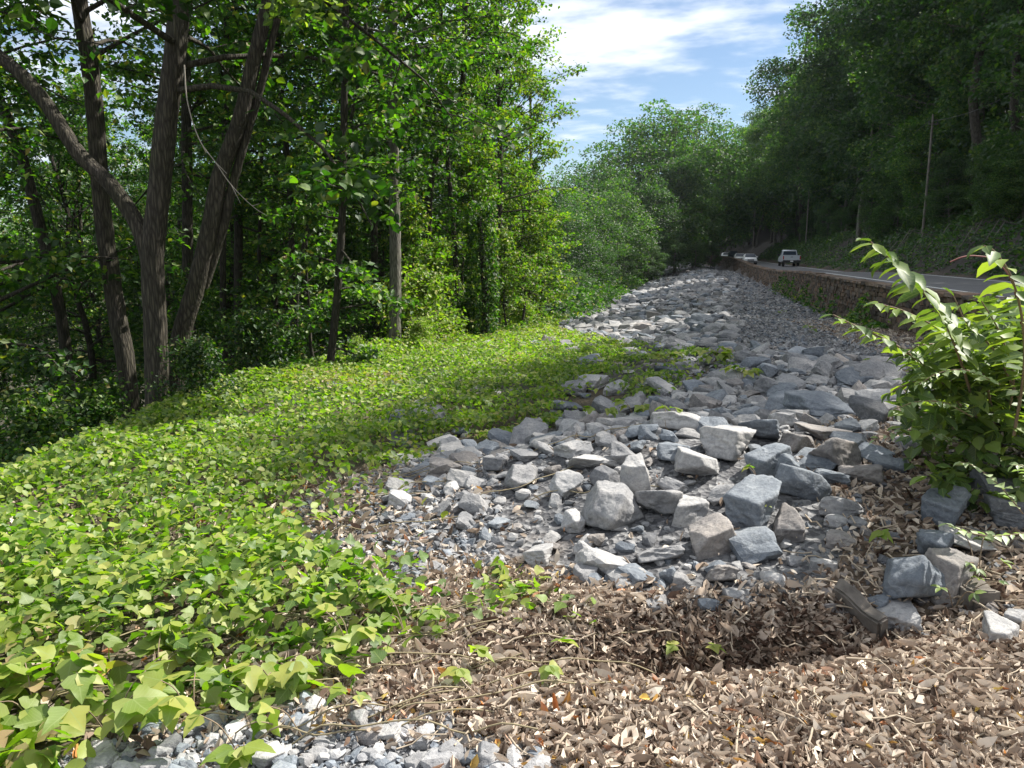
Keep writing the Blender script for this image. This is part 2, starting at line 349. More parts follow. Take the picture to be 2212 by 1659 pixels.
# ------------------------------------------------------------------ road
def build_road():
    m, nt, N, L = newmat('asphalt'); g = N('ShaderNodeNewGeometry'); n1 = noise(N, L, 1.2, 4, g.outputs['Position']); n2 = noise(N, L, 70, 4, g.outputs['Position'])
    s = N('ShaderNodeMath'); s.operation = 'ADD'; L(n1, s.inputs[0]); L(n2, s.inputs[1]); c = ramp(N, L, s.outputs[0], [(.7, (.065, .066, .07)), (1.3, (.125, .125, .128))]); b = prin(N, L, c, .8); bump(N, L, b, n2, .3, .01)
    ys = np.arange(-40, 420, 2.0)
    def strip(u0, u1, dz):
        V = []
        for y in ys:
            for u in (u0, u1): V.append((wallx(y) + u, y, roadz(y) + dz))
            for u in (u0, u1): V.append((wallx(y) + u, y, roadz(y) + dz - (.12 if dz == 0 else .003)))
        F = []
        for i in range(len(ys) - 1):
            a = i * 4; F += [(a, a + 1, a + 5, a + 4), (a, a + 4, a + 6, a + 2), (a + 1, a + 3, a + 7, a + 5)]
        return np.array(V, float), np.array(F)
    o = obj('road', mesh('road', [strip(.60, 6.3, 0)], m, False)); tagp(o, kind='structure')
    pw = flat('line_paint', (.72, .72, .7), .7)
    o = obj('road_line', mesh('road_line', [strip(1.15, 1.27, .004)], pw, False)); tagp(o, kind='structure')
    o = obj('road_line', mesh('road_line', [strip(5.75, 5.87, .004)], pw, False)); tagp(o, kind='structure')
build_road()

# ------------------------------------------------------------------ stone wall
def build_wall():
    rng = np.random.default_rng(11)
    root = empty('stone_wall', (float(wallx(16)) + .25, 16, float(H(wallx(16) - .3, 16))), label='low brown fieldstone retaining wall running along the road edge', cat='stone wall')
    inv = np.array(root.location)
    mort = flat('wall_mortar', (.10, .085, .07), .95, nz=.3, sc=6)
    m, nt, N, L = newmat('fieldstone'); oi = N('ShaderNodeObjectInfo'); g = N('ShaderNodeNewGeometry'); n = noise(N, L, 7, 7, g.outputs['Position']); at = N('ShaderNodeAttribute'); at.attribute_name = 'tint'
    c = ramp(N, L, n, [(.3, (.6, .58, .55)), (.7, (1.25, 1.2, 1.15))]); mu = N('ShaderNodeMixRGB'); mu.blend_type = 'MULTIPLY'; mu.inputs[0].default_value = 1; L(c, mu.inputs[1]); L(at.outputs['Color'], mu.inputs[2]); b = prin(N, L, mu.outputs[0], .9); bump(N, L, b, n, .7, .03)
    core = []
    ys = np.arange(2, 212, 2.0); V = []; F = []
    for y in ys:
        x = wallx(y); zt = walltop(y) - .10; zb = float(H(x - .1, y)) - .4
        V += [(x + .06, y, zb), (x + .06, y, zt), (x + .46, y, zt), (x + .46, y, zb)]
    for i in range(len(ys) - 1):
        for k in range(3): F.append((i * 4 + k, i * 4 + k + 1, i * 4 + 5 + k, i * 4 + 4 + k))
    obj('wall_core', mesh('wall_core', [(np.array(V) - inv, np.array(F))], mort, False), root)
    near = []; rest = []; tr = []
    palette = np.array([(.20, .15, .11), (.16, .125, .10), (.24, .19, .15), (.13, .11, .10), (.19, .16, .14), (.25, .17, .12)])
    def stone(y0, y1, z0, z1, xa, xb, ref=.0):
        V, F = box((xa, y0, z0), (xb, y1, z1))
        V = V + rng.normal(0, .014, V.shape)
        V[:, 0] += wallx((y0 + y1) / 2) + (V[:, 1] - (y0 + y1) / 2) * .23
        return V, F
    y = 10.0
    course = np.arange(0, 12)
    for k in range(11):
        y = 4.0 + rng.random() * .3; hh = .17
        while y < 210:
            f = max(1, y / 45); ln = rng.uniform(.22, .5) * f; yc = y + ln / 2
            zt = float(walltop(yc)) - .10; zb = zt - (k + 1) * hh; zg = float(H(wallx(yc) - .1, yc)) - .12
            if zb > zg - .17:
                st = stone(y + .012, y + ln - .012, zb + .01, zt - k * hh - .008, -.03 - rng.random() * .05, .10)
                c = palette[rng.integers(6)] * rng.uniform(.5, .9)
                if 13.5 < yc < 40: near.append((yc, st, c))
                else: rest.append(st); tr.append(np.tile([*c, 1], (8, 1)))
            y += ln
    y = 4.0
    while y < 210:                                           # cap stones
        f = max(1, y / 45); ln = rng.uniform(.45, .85) * f; yc = y + ln / 2; zt = float(walltop(yc)) + rng.uniform(-.015, .02)
        st = stone(y + .012, y + ln - .012, zt - .105, zt, -.09 - rng.random() * .04, .56)
        c = palette[rng.integers(6)] * .9
        if 13.5 < yc < 40: near.append((yc - 8, st, c))
        else: rest.append(st); tr.append(np.tile([*c, 1], (8, 1)))
        y += ln
    near.sort(key=lambda q: q[0])
    for q, (yc, (V, F), c) in enumerate(near):
        if q < 298:
            ctr = V.mean(0); obj('stone', mesh('stone', [(V - ctr, F)], m, False, np.tile([*c, 1], (8, 1))), root, ctr - inv)
        else: rest.append((V, F)); tr.append(np.tile([*c, 1], (8, 1)))
    o = obj('stonework', mesh('stonework', [(V - inv, F) for V, F in rest], m, False, np.concatenate(tr)), root); o['kind'] = 'stuff'
build_wall()

# ------------------------------------------------------------------ rocks
def ico(sub):
    bm = bmesh.new(); bmesh.ops.create_icosphere(bm, subdivisions=sub, radius=1); V = np.array([v.co[:] for v in bm.verts]); F = np.array([[v.index for v in f.verts] for f in bm.faces]); bm.free(); return V, F
ICO = {k: ico(k) for k in (1, 2, 3, 5)}
def rock_shape(sub, rng, flatn=1.0, planes=8, nz=.03):
    SH = 55 if sub > 3 else 34
    if sub == 0:                                             # a chip: hull of eight scattered corners
        while True:
            p = rng.normal(size=(8, 3)); p /= np.linalg.norm(p, axis=1)[:, None]; p *= rng.uniform(.8, 1, (8, 1))
            bm = bmesh.new(); [bm.verts.new(q) for q in p]; bmesh.ops.convex_hull(bm, input=bm.verts); bm.verts.index_update()
            V = np.array([v.co[:] for v in bm.verts]); F = np.array([[v.index for v in f.verts] for f in bm.faces]); bm.free()
            if len(V) == 8 and V[:, 2].min() < -.4 and np.abs(V.mean(0)).max() < .25: return V, F
    D, F = ICO[sub]; n = rng.normal(size=(planes, 3)); n[:, 2] *= .8
    n /= np.linalg.norm(n, axis=1)[:, None]; n = np.vstack([n, [0, 0, 1], [0, 0, -1], [1, 0, 0], [-1, 0, 0], [0, 1, 0], [0, -1, 0]])
    p = rng.uniform(.42, .98, len(n)); p[-6:] = rng.uniform(.6, 1, 6)
    dots = np.maximum(D @ n.T, 1e-3); r = 1 / np.power(np.sum(np.power(dots / p, SH), axis=1), 1 / SH)
    if sub >= 3:
        for s, a in ((2.2, .06), (5, .035), (12, .018), (26, .008)):
            ph = rng.uniform(0, 6.28, (6,)); K = rng.normal(size=(6, 3)) * s
            r = r + a * np.mean(np.sin(D @ K.T + ph), axis=1) * 1.8
    V = D * r[:, None]; V[:, 2] *= flatn
    return V / np.abs(V).max(), F
_rr = np.random.default_rng(21)
HERO = [mesh('rock', [rock_shape(5, _rr, _rr.uniform(.6, .9))], M_ROCK, True) for _ in range(14)]
MIDR = [mesh('rock', [rock_shape(3, _rr, _rr.uniform(.55, .9))], M_ROCK, False) for _ in range(16)]
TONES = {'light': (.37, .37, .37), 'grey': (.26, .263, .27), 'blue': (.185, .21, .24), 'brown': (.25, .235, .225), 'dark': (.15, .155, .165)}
hero_xy = []
# px, py, width px, height px, tone, roll, label
RK = [
 (1320, 1098, 138, 112, 'grey', .4, 'largest pale grey pointed boulder in the middle of the rock heap'),
 (1382, 1030, 74, 118, 'light', 1.3, 'tall upright light grey slab just above the largest pointed boulder'),
 (1424, 1082, 96, 104, 'grey', .9, 'grey angular boulder leaning beside the tall upright slab'),
 (1495, 1102, 86, 78, 'light', 2.1, 'squarish pale boulder with a bright top left of the blue slab'),
 (1640, 1105, 118, 92, 'blue', .3, 'blue grey flat slab with a small green sprig growing over it'),
 (1535, 1168, 94, 88, 'brown', .15, 'brownish flat square slab lying tilted at the foot of the heap'),
 (1706, 1140, 92, 84, 'brown', .7, 'purplish grey boulder below the blue slab at the heap foot'),
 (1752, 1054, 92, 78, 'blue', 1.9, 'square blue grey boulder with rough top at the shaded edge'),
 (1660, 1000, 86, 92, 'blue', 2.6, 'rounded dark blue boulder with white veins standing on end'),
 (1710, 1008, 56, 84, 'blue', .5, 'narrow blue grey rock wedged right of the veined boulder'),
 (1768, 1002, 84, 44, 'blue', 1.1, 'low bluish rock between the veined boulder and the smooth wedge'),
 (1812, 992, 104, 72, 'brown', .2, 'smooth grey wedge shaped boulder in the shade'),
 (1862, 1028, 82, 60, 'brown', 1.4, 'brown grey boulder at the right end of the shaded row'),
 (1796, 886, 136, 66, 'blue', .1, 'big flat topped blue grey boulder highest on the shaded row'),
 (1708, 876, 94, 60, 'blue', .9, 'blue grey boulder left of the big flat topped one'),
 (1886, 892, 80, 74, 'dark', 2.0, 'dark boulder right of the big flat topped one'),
 (1650, 932, 92, 62, 'blue', .6, 'split faced bluish rock below the row of flat boulders'),
 (1546, 926, 92, 46, 'blue', 1.2, 'low bluish rock between two pale boulders on the heap top'),
 (1582, 964, 122, 66, 'light', .35, 'wide pale crusted boulder near the centre top of the heap'),
 (1466, 912, 112, 54, 'light', .8, 'wide pale boulder under the kudzu sprigs at the heap top'),
 (1462, 976, 72, 58, 'blue', 1.7, 'bluish faced boulder left of the wide crusted one'),
 (1522, 1012, 112, 62, 'light', 2.3, 'pale rounded boulder above the square pale one'),
 (1346, 984, 64, 58, 'grey', .4, 'grey pointed rock left of the bluish faced boulder'),
 (1250, 966, 84, 44, 'light', 1.0, 'pale flat rock at the left crest of the heap'),
 (1280, 1000, 104, 50, 'light', .2, 'long pale rock under the left crest of the heap'),
 (1122, 1038, 78, 62, 'grey', 1.5, 'blocky grey boulder beside the kudzu edge'),
 (1068, 1002, 66, 50, 'dark', .7, 'dark layered rock half under the kudzu edge'),
 (1226, 1052, 74, 64, 'light', 2.7, 'pale rounded boulder left of the largest pointed one'),
 (1306, 1032, 62, 48, 'grey', .9, 'small grey block right behind the largest pointed boulder'),
 (1846, 956, 72, 44, 'blue', 1.8, 'dark blue oval rock in the shaded row beside the shrub'),
 (1782, 936, 104, 46, 'brown', .3, 'low brown rock below the big flat topped boulder'),
 (1738, 958, 80, 52, 'brown', 1.2, 'brown bellied rock above the smooth wedge boulder'),
 (1168, 1208, 72, 38, 'light', .5, 'pale oval stone low on the heap near the leaf litter'),
 (1422, 1206, 100, 34, 'grey', .1, 'long low grey stone at the foot of the heap'),
 (1560, 1244, 84, 56, 'brown', .9, 'purplish half buried rock at the heap foot'),
 (1262, 1250, 50, 44, 'grey', 1.3, 'grey upright stone where gravel meets leaf litter'),
 (1240, 1130, 54, 60, 'light', .2, 'pale upright stone left below the largest pointed boulder'),
 (1480, 1260, 44, 50, 'grey', .6, 'small grey stone in the rubble apron'),
 (1600, 1290, 50, 40, 'light', 1.6, 'small pale stone at the end of the rubble apron'),
 (1560, 1075, 60, 40, 'light', 1.1, 'small pale block between the square pale boulder and blue slab'),
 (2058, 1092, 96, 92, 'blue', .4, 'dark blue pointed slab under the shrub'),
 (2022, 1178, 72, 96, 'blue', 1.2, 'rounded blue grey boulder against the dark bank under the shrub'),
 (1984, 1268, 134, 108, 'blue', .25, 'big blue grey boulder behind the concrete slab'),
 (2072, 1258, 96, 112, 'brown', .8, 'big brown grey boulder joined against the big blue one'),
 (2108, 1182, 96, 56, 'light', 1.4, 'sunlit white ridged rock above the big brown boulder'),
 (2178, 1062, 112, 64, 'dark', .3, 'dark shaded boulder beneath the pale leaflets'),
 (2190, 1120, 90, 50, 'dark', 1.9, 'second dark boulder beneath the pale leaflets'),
 (1952, 1342, 84, 58, 'light', .7, 'pale lit stone just right of the concrete slab'),
 (1912, 1306, 62, 46, 'blue', .1, 'small round bluish stone wedged behind the concrete slab'),
 (2182, 1378, 64, 54, 'light', 2.2, 'bright white angular stone at the right edge of the litter'),
 (2205, 1350, 50, 60, 'grey', 1.2, 'greenish grey stone behind the bright white stone'),
 (1830, 1170, 60, 40, 'brown', .5, 'brown stone in the shaded litter below the boulders'),
 (640, 1535, 60, 26, 'grey', .2, 'dark grey flat stone at the top of the foreground gravel'),
 (770, 1560, 62, 46, 'light', .7, 'largest pale stone in the middle foreground gravel'),
 (830, 1590, 70, 44, 'light', 1.4, 'broad pale stone in the foreground gravel'),
 (560, 1640, 90, 60, 'light', 1.9, 'large pale stone at the bottom of the foreground gravel'),
 (1050, 1640, 80, 60, 'grey', .4, 'large grey stone at the bottom edge right of the gravel'),
 (900, 1655, 60, 40, 'grey', 1.0, 'dark round stone at the bottom edge of the gravel'),
 (1630, 1622, 70, 36, 'grey', .9, 'lone grey stone sunk in the leaf litter at the bottom'),
]
def put_rock(px, py, w, h, tone, roll, label, k, hero=True):
    q = G(px, py + h * .38); d = q[1]; s = w / 1659 * np.linalg.norm(q - CAM) / 2 * (1.14 if py < 1480 else .92); sh = h / 1659 * np.linalg.norm(q - CAM) / 2 * (1.18 if py < 1480 else .95)
    o = obj('rock', (HERO if hero else MIDR)[k % (14 if hero else 16)])
    o.scale = (s, s * .9, max(sh, .3 * s)); o.rotation_euler = (RNG.normal(0, .22), RNG.normal(0, .22), roll * 2)
    o.location = (q[0], q[1] + s * .5, q[2] + sh * .55)
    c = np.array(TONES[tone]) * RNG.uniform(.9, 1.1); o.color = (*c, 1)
    tagp(o, label, 'rock', 'large rocks of the embankment'); hero_xy.append((o.location[0], o.location[1], s)); return o
for k, r in enumerate(RK): put_rock(*r, k)

def rocks_stuff():
    rng = np.random.default_rng(5)
    cand = []
    # jittered lattice over the rock bank, cell grows with distance
    bands = [(3.4, 7, .15), (7, 9, .19), (9, 14, .23), (14, 26, .28), (26, 55, .38), (55, 135, .58)]
    HX = np.array(hero_xy)
    for (y0, y1, cell) in bands:
        ys = np.arange(y0, y1, cell); xs = np.arange(-8, wallx(y1) + 1, cell)
        X, Y = np.meshgrid(xs, ys); x = X.ravel() + rng.uniform(-.42, .42, X.size) * cell; y = Y.ravel() + rng.uniform(-.42, .42, X.size) * cell
        u = x - wallx(y)
        big = (u > -13.9 + 1.6 * sst(y, 50, 100) + 1.2 * (fbm(x, y, 3, 77) - .5)) & (u < -5.2 + 2.6 * (fbm(x, y, 4, 78) - .5) + 1.6 * sst(y, 30, 60)) & (y > 12) | ((y <= 12.5) & (inp(ROCKZ, x, y) | ((y > 8) & (u > -10.8) & (u < -6))))
        kd = inp(KUDZU, x, y)
        keep = big & ~(kd & (rng.random(len(x)) < .82))
        if len(HX):
            d2 = ((x[:, None] - HX[None, :, 0]) ** 2 + (y[:, None] - HX[None, :, 1]) ** 2) < (HX[None, :, 2] * .85 + cell * .3) ** 2
            keep &= ~d2.any(1)
        if y0 < 6: keep &= rng.random(len(x)) < np.interp(y, [3.4, 4.6, 5.6], [.35, .5, .85])
        x = x[keep]; y = y[keep]
        s = cell * rng.lognormal(-.68, .52, len(x)); s = np.clip(s, cell * .22, cell * (1.15 if y0 > 6 else 1.0))
        cand.append(np.stack([x, y, s], -1))
    C = np.concatenate(cand)
    px_size = C[:, 2] / np.hypot(C[:, 0], C[:, 1])
    inview = (np.abs(C[:, 0] / C[:, 1]) < .68)
    order = np.argsort(-px_size * inview); nind = 238
    # individuals
    ZN = [('medium pale stone among the big boulders of the near heap', lambda x, y: y < 6.5 and x < 1.7),
          ('medium stone in the shaded right part of the near heap', lambda x, y: y < 8 and x >= 1.7),
          ('medium stone on the bank just behind the near heap', lambda x, y: y < 11),
          ('grey stone farther up the rock bank toward the wall', lambda x, y: True)]
    SHORT = [r[6] for r in RK]; used = {}
    for kk in range(len(SHORT)):
        w = SHORT[kk].split(); cut = next((j for j, t in enumerate(w) if j >= 3 and t in ('with', 'under', 'in', 'at', 'below', 'beside', 'above', 'right', 'left', 'leaning', 'between', 'near', 'lying', 'highest', 'just', 'against', 'behind', 'of', 'wedged', 'standing', 'half', 'low', 'on', 'where', 'joined', 'beneath', 'sunk', 'growing', 'over')), min(len(w), 8)); SHORT[kk] = ' '.join(w[:min(cut, 8)])
    for i in order[:nind]:
        x, y, s = C[i]; o = obj('rock', MIDR[rng.integers(16)])
        o.scale = (s * rng.uniform(.8, 1.15), s * rng.uniform(.7, 1.0), s * rng.uniform(.5, .85)); o.rotation_euler = (rng.normal(0, .3), rng.normal(0, .3), rng.uniform(0, 6.3))
        o.location = (x, y, float(H(x, y)) + s * .25)
        tn = ['light', 'grey', 'grey', 'blue', 'blue', 'light', 'brown'][rng.integers(7)]; o.color = (*(np.array(TONES[tn]) * rng.uniform(.8, 1.15)), 1)
        lb = next(l for l, f in ZN if f(x, y))
        dx = HX[:, 0] - x; dy = HX[:, 1] - y; jn = int(np.argmin(dx ** 2 + dy ** 2)); dist = math.hypot(dx[jn], dy[jn])
        szw = 'large' if s > .17 else 'medium' if s > .11 else 'small'
        tw_ = {'light': 'pale', 'grey': 'grey', 'blue': 'bluish', 'brown': 'brownish'}[tn]
        if dist < 1.2:
            side = ('right of' if -dx[jn] > 0 else 'left of') if abs(dx[jn]) > abs(dy[jn]) else ('behind' if -dy[jn] > 0 else 'in front of')
            lb = f'{szw} {tw_} stone {side} the {SHORT[jn]}'
        else:
            uu = x - float(wallx(y)); lat = 'toward the kudzu' if uu < -10 else 'midway across the bank' if uu < -6.5 else 'toward the gravel strip'
            lb = f'{szw} {tw_} stone on the bank behind the heap, {lat}'
        used[lb] = used.get(lb, 0) + 1
        tagp(o, lb, 'rock', 'stones of the embankment')
    R_ = C[order[nind:]]
    allp = []; tints = []
    def bulk(pts, sub, nvar, zs=(.5, .85), sink=.25, dark=1.0, warm=0):
        if not len(pts): return
        shapes = [rock_shape(sub, rng, rng.uniform(.6, .95), planes=6) for _ in range(nvar)]
        which = rng.integers(nvar, size=len(pts))
        for k in range(nvar):
            p = pts[which == k]
            if not len(p): continue
            V, F = shapes[k]; n = len(p)
            a = rng.uniform(0, 6.28, n); sx = p[:, 2] * rng.uniform(.8, 1.2, n); sy = p[:, 2] * rng.uniform(.65, 1, n); sz = p[:, 2] * rng.uniform(*zs, n)
            L_ = V[None] * np.stack([sx, sy, sz], -1)[:, None, :]
            tx = rng.normal(0, .35, n); c, s = np.cos(tx), np.sin(tx)
            y2 = L_[..., 1] * c[:, None] - L_[..., 2] * s[:, None]; z2 = L_[..., 1] * s[:, None] + L_[..., 2] * c[:, None]
            c, s = np.cos(a), np.sin(a)
            W = np.stack([L_[..., 0] * c[:, None] - y2 * s[:, None] + p[:, 0:1], L_[..., 0] * s[:, None] + y2 * c[:, None] + p[:, 1:2], z2 + (H(p[:, 0], p[:, 1]) + p[:, 2] * sink)[:, None]], -1)
            FF = F[None] + (np.arange(n) * len(V))[:, None, None]
            allp.append((W.reshape(-1, 3), FF.reshape(-1, 3)))
            base = np.array(list(TONES.values()))[rng.choice(5, n, p=[.28, .34, .24, .06, .08])] * rng.uniform(.75, 1.15, (n, 1)) * dark
            if warm: base = base * np.array([1.08, 1.0, .95])
            T = np.concatenate([base, np.ones((n, 1))], 1)
            tints.append(np.repeat(T, len(V), 0))
    bulk(R_[R_[:, 1] < 24], 2, 14); bulk(R_[R_[:, 1] >= 24], 1, 12, zs=(.5, .95))
    o = obj('rubble', mesh('rubble', allp, M_ROCKS, False, np.concatenate(tints)))
    tagp(o, 'mass of broken grey limestone rubble covering the road embankment', 'rubble', kind='stuff')
    allp.clear(); tints.clear()
    # grit and chips among near rocks
    def scatter(pg, n, smin, smax, extra=None):
        lo = pg.min(0); hi = pg.max(0); hi[1] = min(hi[1], 12)
        x = rng.uniform(lo[0], hi[0], n * 6); y = rng.uniform(max(lo[1], 1.6), hi[1], n * 6); k = inp(pg, x, y) & (rng.random(n * 6) < np.clip((4.0 / y) ** 1.2, 0, 1))
        if extra is not None: k &= extra(x, y)
        x = x[k][:n]; y = y[k][:n]; s = smin * (smax / smin) ** (rng.random(len(x)) ** 1.8); return np.stack([x, y, s], -1)
    bulk(scatter(ROCKZ, 11000, .007, .04), 0, 10, sink=.1, dark=.72); bulk(scatter(ROCKZ, 2600, .025, .08), 2, 10, sink=.25)
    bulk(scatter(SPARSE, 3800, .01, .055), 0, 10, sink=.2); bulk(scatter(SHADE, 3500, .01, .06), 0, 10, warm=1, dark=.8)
    o = obj('stone_chips', mesh('stone_chips', allp, M_ROCKS, False, np.concatenate(tints))); tagp(o, 'small broken stone chips strewn between the big rocks', 'stone chips', kind='stuff')
    allp.clear(); tints.clear()
    g = scatter(GRAVELF, 7000, .006, .03); bulk(g, 0, 10, sink=.3, dark=1.2); bulk(scatter(GRAVELF, 380, .028, .062), 2, 12, sink=.3, dark=1.25)
    o = obj('gravel', mesh('gravel', allp, M_ROCKS, False, np.concatenate(tints))); tagp(o, 'patch of pale crushed gravel at the bottom of the view', 'gravel', kind='stuff')
    allp.clear(); tints.clear()
    # fine gravel shelf below the wall
    n = 30000; y = 7 + 110 * rng.random(n) ** 2.1; u = rng.uniform(-7.2, -.15, n); x = wallx(y) + u
    k = ((u < -1.4 - 1.6 * fbm(x, y, 3, 88) + .6) | (y > 30)) & ~inp(SHADE, x, y) ; x = x[k]; y = y[k]; s = .03 * 3.2 ** (rng.random(len(x)) ** 1.6) * np.maximum(1, y / 22)
    bulk(np.stack([x, y, s], -1), 0, 12, sink=.3, dark=.9)
    o = obj('gravel_shelf', mesh('gravel_shelf', allp, M_ROCKS, False, np.concatenate(tints))); tagp(o, 'strip of fine grey gravel between rock bank and stone wall', 'gravel', kind='stuff')
rocks_stuff()

# ------------------------------------------------------------------ leaves
T_DIA = (np.array([(0, 0, 0), (.42, .33, .07), (1, 0, -.06), (.42, -.33, .07)]), np.array([(0, 2, 1), (0, 3, 2)]))
T_OV = (np.array([(0, 0, 0), (.18, .26, .05), (.5, .36, .07), (.8, .2, .03), (1, 0, -.10), (.8, -.2, .03), (.5, -.36, .07), (.18, -.26, .05), (.4, 0, -.01), (.75, 0, -.04)]),
        np.array([(0, 8, 1), (1, 8, 2), (2, 8, 9), (2, 9, 3), (3, 9, 4), (0, 7, 8), (7, 6, 8), (6, 9, 8), (6, 5, 9), (5, 4, 9)]))
T_KZ = (np.array([(0, 0, 0), (.04, .26, .0), (.24, .50, -.03), (.44, .42, .0), (.54, .27, .02), (.80, .17, .0), (1.05, 0, -.12), (.80, -.17, .0), (.54, -.27, .02), (.44, -.42, .0), (.24, -.50, -.03), (.04, -.26, .0), (.35, 0, -.045), (.7, 0, -.05)]),
        np.array([(0, 12, 1), (1, 12, 2), (2, 12, 3), (3, 12, 4), (4, 12, 13), (4, 13, 5), (5, 13, 6), (0, 11, 12), (11, 10, 12), (10, 9, 12), (9, 8, 12), (8, 13, 12), (8, 7, 13), (7, 6, 13)]))
def leafarr(rng, pts, size, tmpl, droop=(.35, .4), roll=.5, clump=None, az=None, tb=0.0):
    n = len(pts); ph = rng.uniform(0, 6.283, n) if az is None else az; p = rng.normal(droop[0], droop[1], n); r = rng.normal(0, roll, n)
    d = np.stack([np.cos(ph) * np.cos(p), np.sin(ph) * np.cos(p), -np.sin(p)], -1); s0 = np.stack([-np.sin(ph), np.cos(ph), 0 * ph], -1)
    n0 = np.cross(d, s0); s = s0 * np.cos(r)[:, None] + n0 * np.sin(r)[:, None]; nn = np.cross(d, s)
    V, F = tmpl; size = np.broadcast_to(size, (n,)) * rng.uniform(.7, 1.25, n)
    W = (V[None, :, 0:1] * d[:, None] + V[None, :, 1:2] * s[:, None] + V[None, :, 2:3] * nn[:, None]) * size[:, None, None] + pts[:, None]
    FF = F[None] + (np.arange(n) * len(V))[:, None, None]
    cl = rng.random(n) if clump is None else clump
    T = np.repeat(np.stack([np.clip(rng.random(n) + tb, 0, 1), cl, rng.random(n), np.ones(n)], -1), len(V), 0); T[:, 2] = np.tile(V[:, 0], n); T[:, 3] = np.tile(V[:, 1] + .5, n)
    return (W.reshape(-1, 3), FF.reshape(-1, 3)), T
def join_leaves(name, arrs, mat, smooth=False): return mesh(name, [a[0] for a in arrs], mat, smooth, np.concatenate([a[1] for a in arrs]))

# kudzu ground cover
def kudzu():
    rng = np.random.default_rng(9); arrs = []
    def fld(y0, y1, dens, size, tm, keepfrac=None):
        x0, x1 = -16, 22; n = int((x1 - x0) * (y1 - y0) * dens)
        x = rng.uniform(x0, x1, n); y = rng.uniform(y0, y1, n); u = x - wallx(y)
        view = (np.abs(x / np.maximum(y, .5)) < .75 + .6 / np.maximum(y, 1))
        jx = x + .6 * (fbm(x, y, .9, 61) - .5) * 2 + rng.normal(0, .16, n); jy = y + .5 * (fbm(x, y, .9, 62) - .5) * 2
        k = (inp(KUDZU, jx, jy) | ((u < edge_u(y) + 1) & (u > edge_u(y) - 1.6) & (y > 3))) & view
        sp = inp(SPARSE, x, y); k &= ~(sp & (rng.random(n) < .78))
        # thinner toward the rocks and the litter
        k &= (fbm(x, y, .8, 63) > .30) | (rng.random(n) < .35)
        edge = sst(u, -12, -7.3) * (y > 6.5); k &= (fbm(x, y, 1.1, 69) > .62 * edge) | (rng.random(n) < .10); k &= ~((fbm(x, y, .35, 70) > .62) & (y < 9) & (rng.random(n) < .7))
        x = x[k]; y = y[k]; u = u[k]
        thin = inp(KUDZU, x + .3, y - .25) * .6 + .4
        hk = .05 + .16 * fbm(x, y, .45, 68) + .28 * fbm(x, y, 1.3, 64) * sst(-u, 5, 12) + .06 * sst(-u, 9, 13) + .22 * fbm(x, y, 2.2, 65) * sst(-u, 12.6, 15)
        z = H(x, y) + hk * thin * (1 - .55 * rng.random(len(x)) ** 2) + .02
        pts = np.stack([x, y, z], -1); cl = fbm(x, y, 1.6, 66) * .6 + rng.random(len(x)) * .4
        yel = .28 * sst(fbm(x, y, 2.5, 67), .5, .7) + .12 * sst(y, 12, 25)
        arrs.append(leafarr(rng, pts, size, tm, (.30, .50), .60, cl, tb=-.12 + yel))
    fld(1.2, 3.2, 480, .100, T_KZ); fld(3.2, 5.0, 980, .064, T_KZ); fld(5.0, 9, 860, .062, T_OV); fld(9, 18, 420, .082, T_DIA); fld(18, 46, 190, .105, T_DIA)
    # leaf litter mats showing through are built with the litter; runners here
    o = obj('kudzu_vines', join_leaves('kudzu_vines', arrs, M_KUDZU, True)); tagp(o, 'bright green kudzu vines blanketing the sunny slope left of the rocks', 'kudzu', kind='stuff')
    tb = []; st = flat('vine_stem', (.24, .20, .12), .7)
    for k in range(44):
        a = G(rng.uniform(-100, 1050), rng.uniform(1300, 1640)) if k < 34 else G(rng.uniform(600, 1300), rng.uniform(950, 1250))
        an = rng.uniform(-.5, .5); pts = [a]
        for j in range(7):
            an += rng.normal(0, .15); q = pts[-1] + np.array([math.cos(an) * .14, math.sin(an) * .10, 0]); q[2] = H(q[0], q[1]) + .03 + rng.random() * .06; pts.append(q)
        tb.append(tube(catmull(pts, 3), .0035, 5))
    o = obj('vine_runners', mesh('vine_runners', tb, st)); tagp(o, 'thin yellowish vine runners trailing over litter and stones', 'vine', kind='stuff')
kudzu()

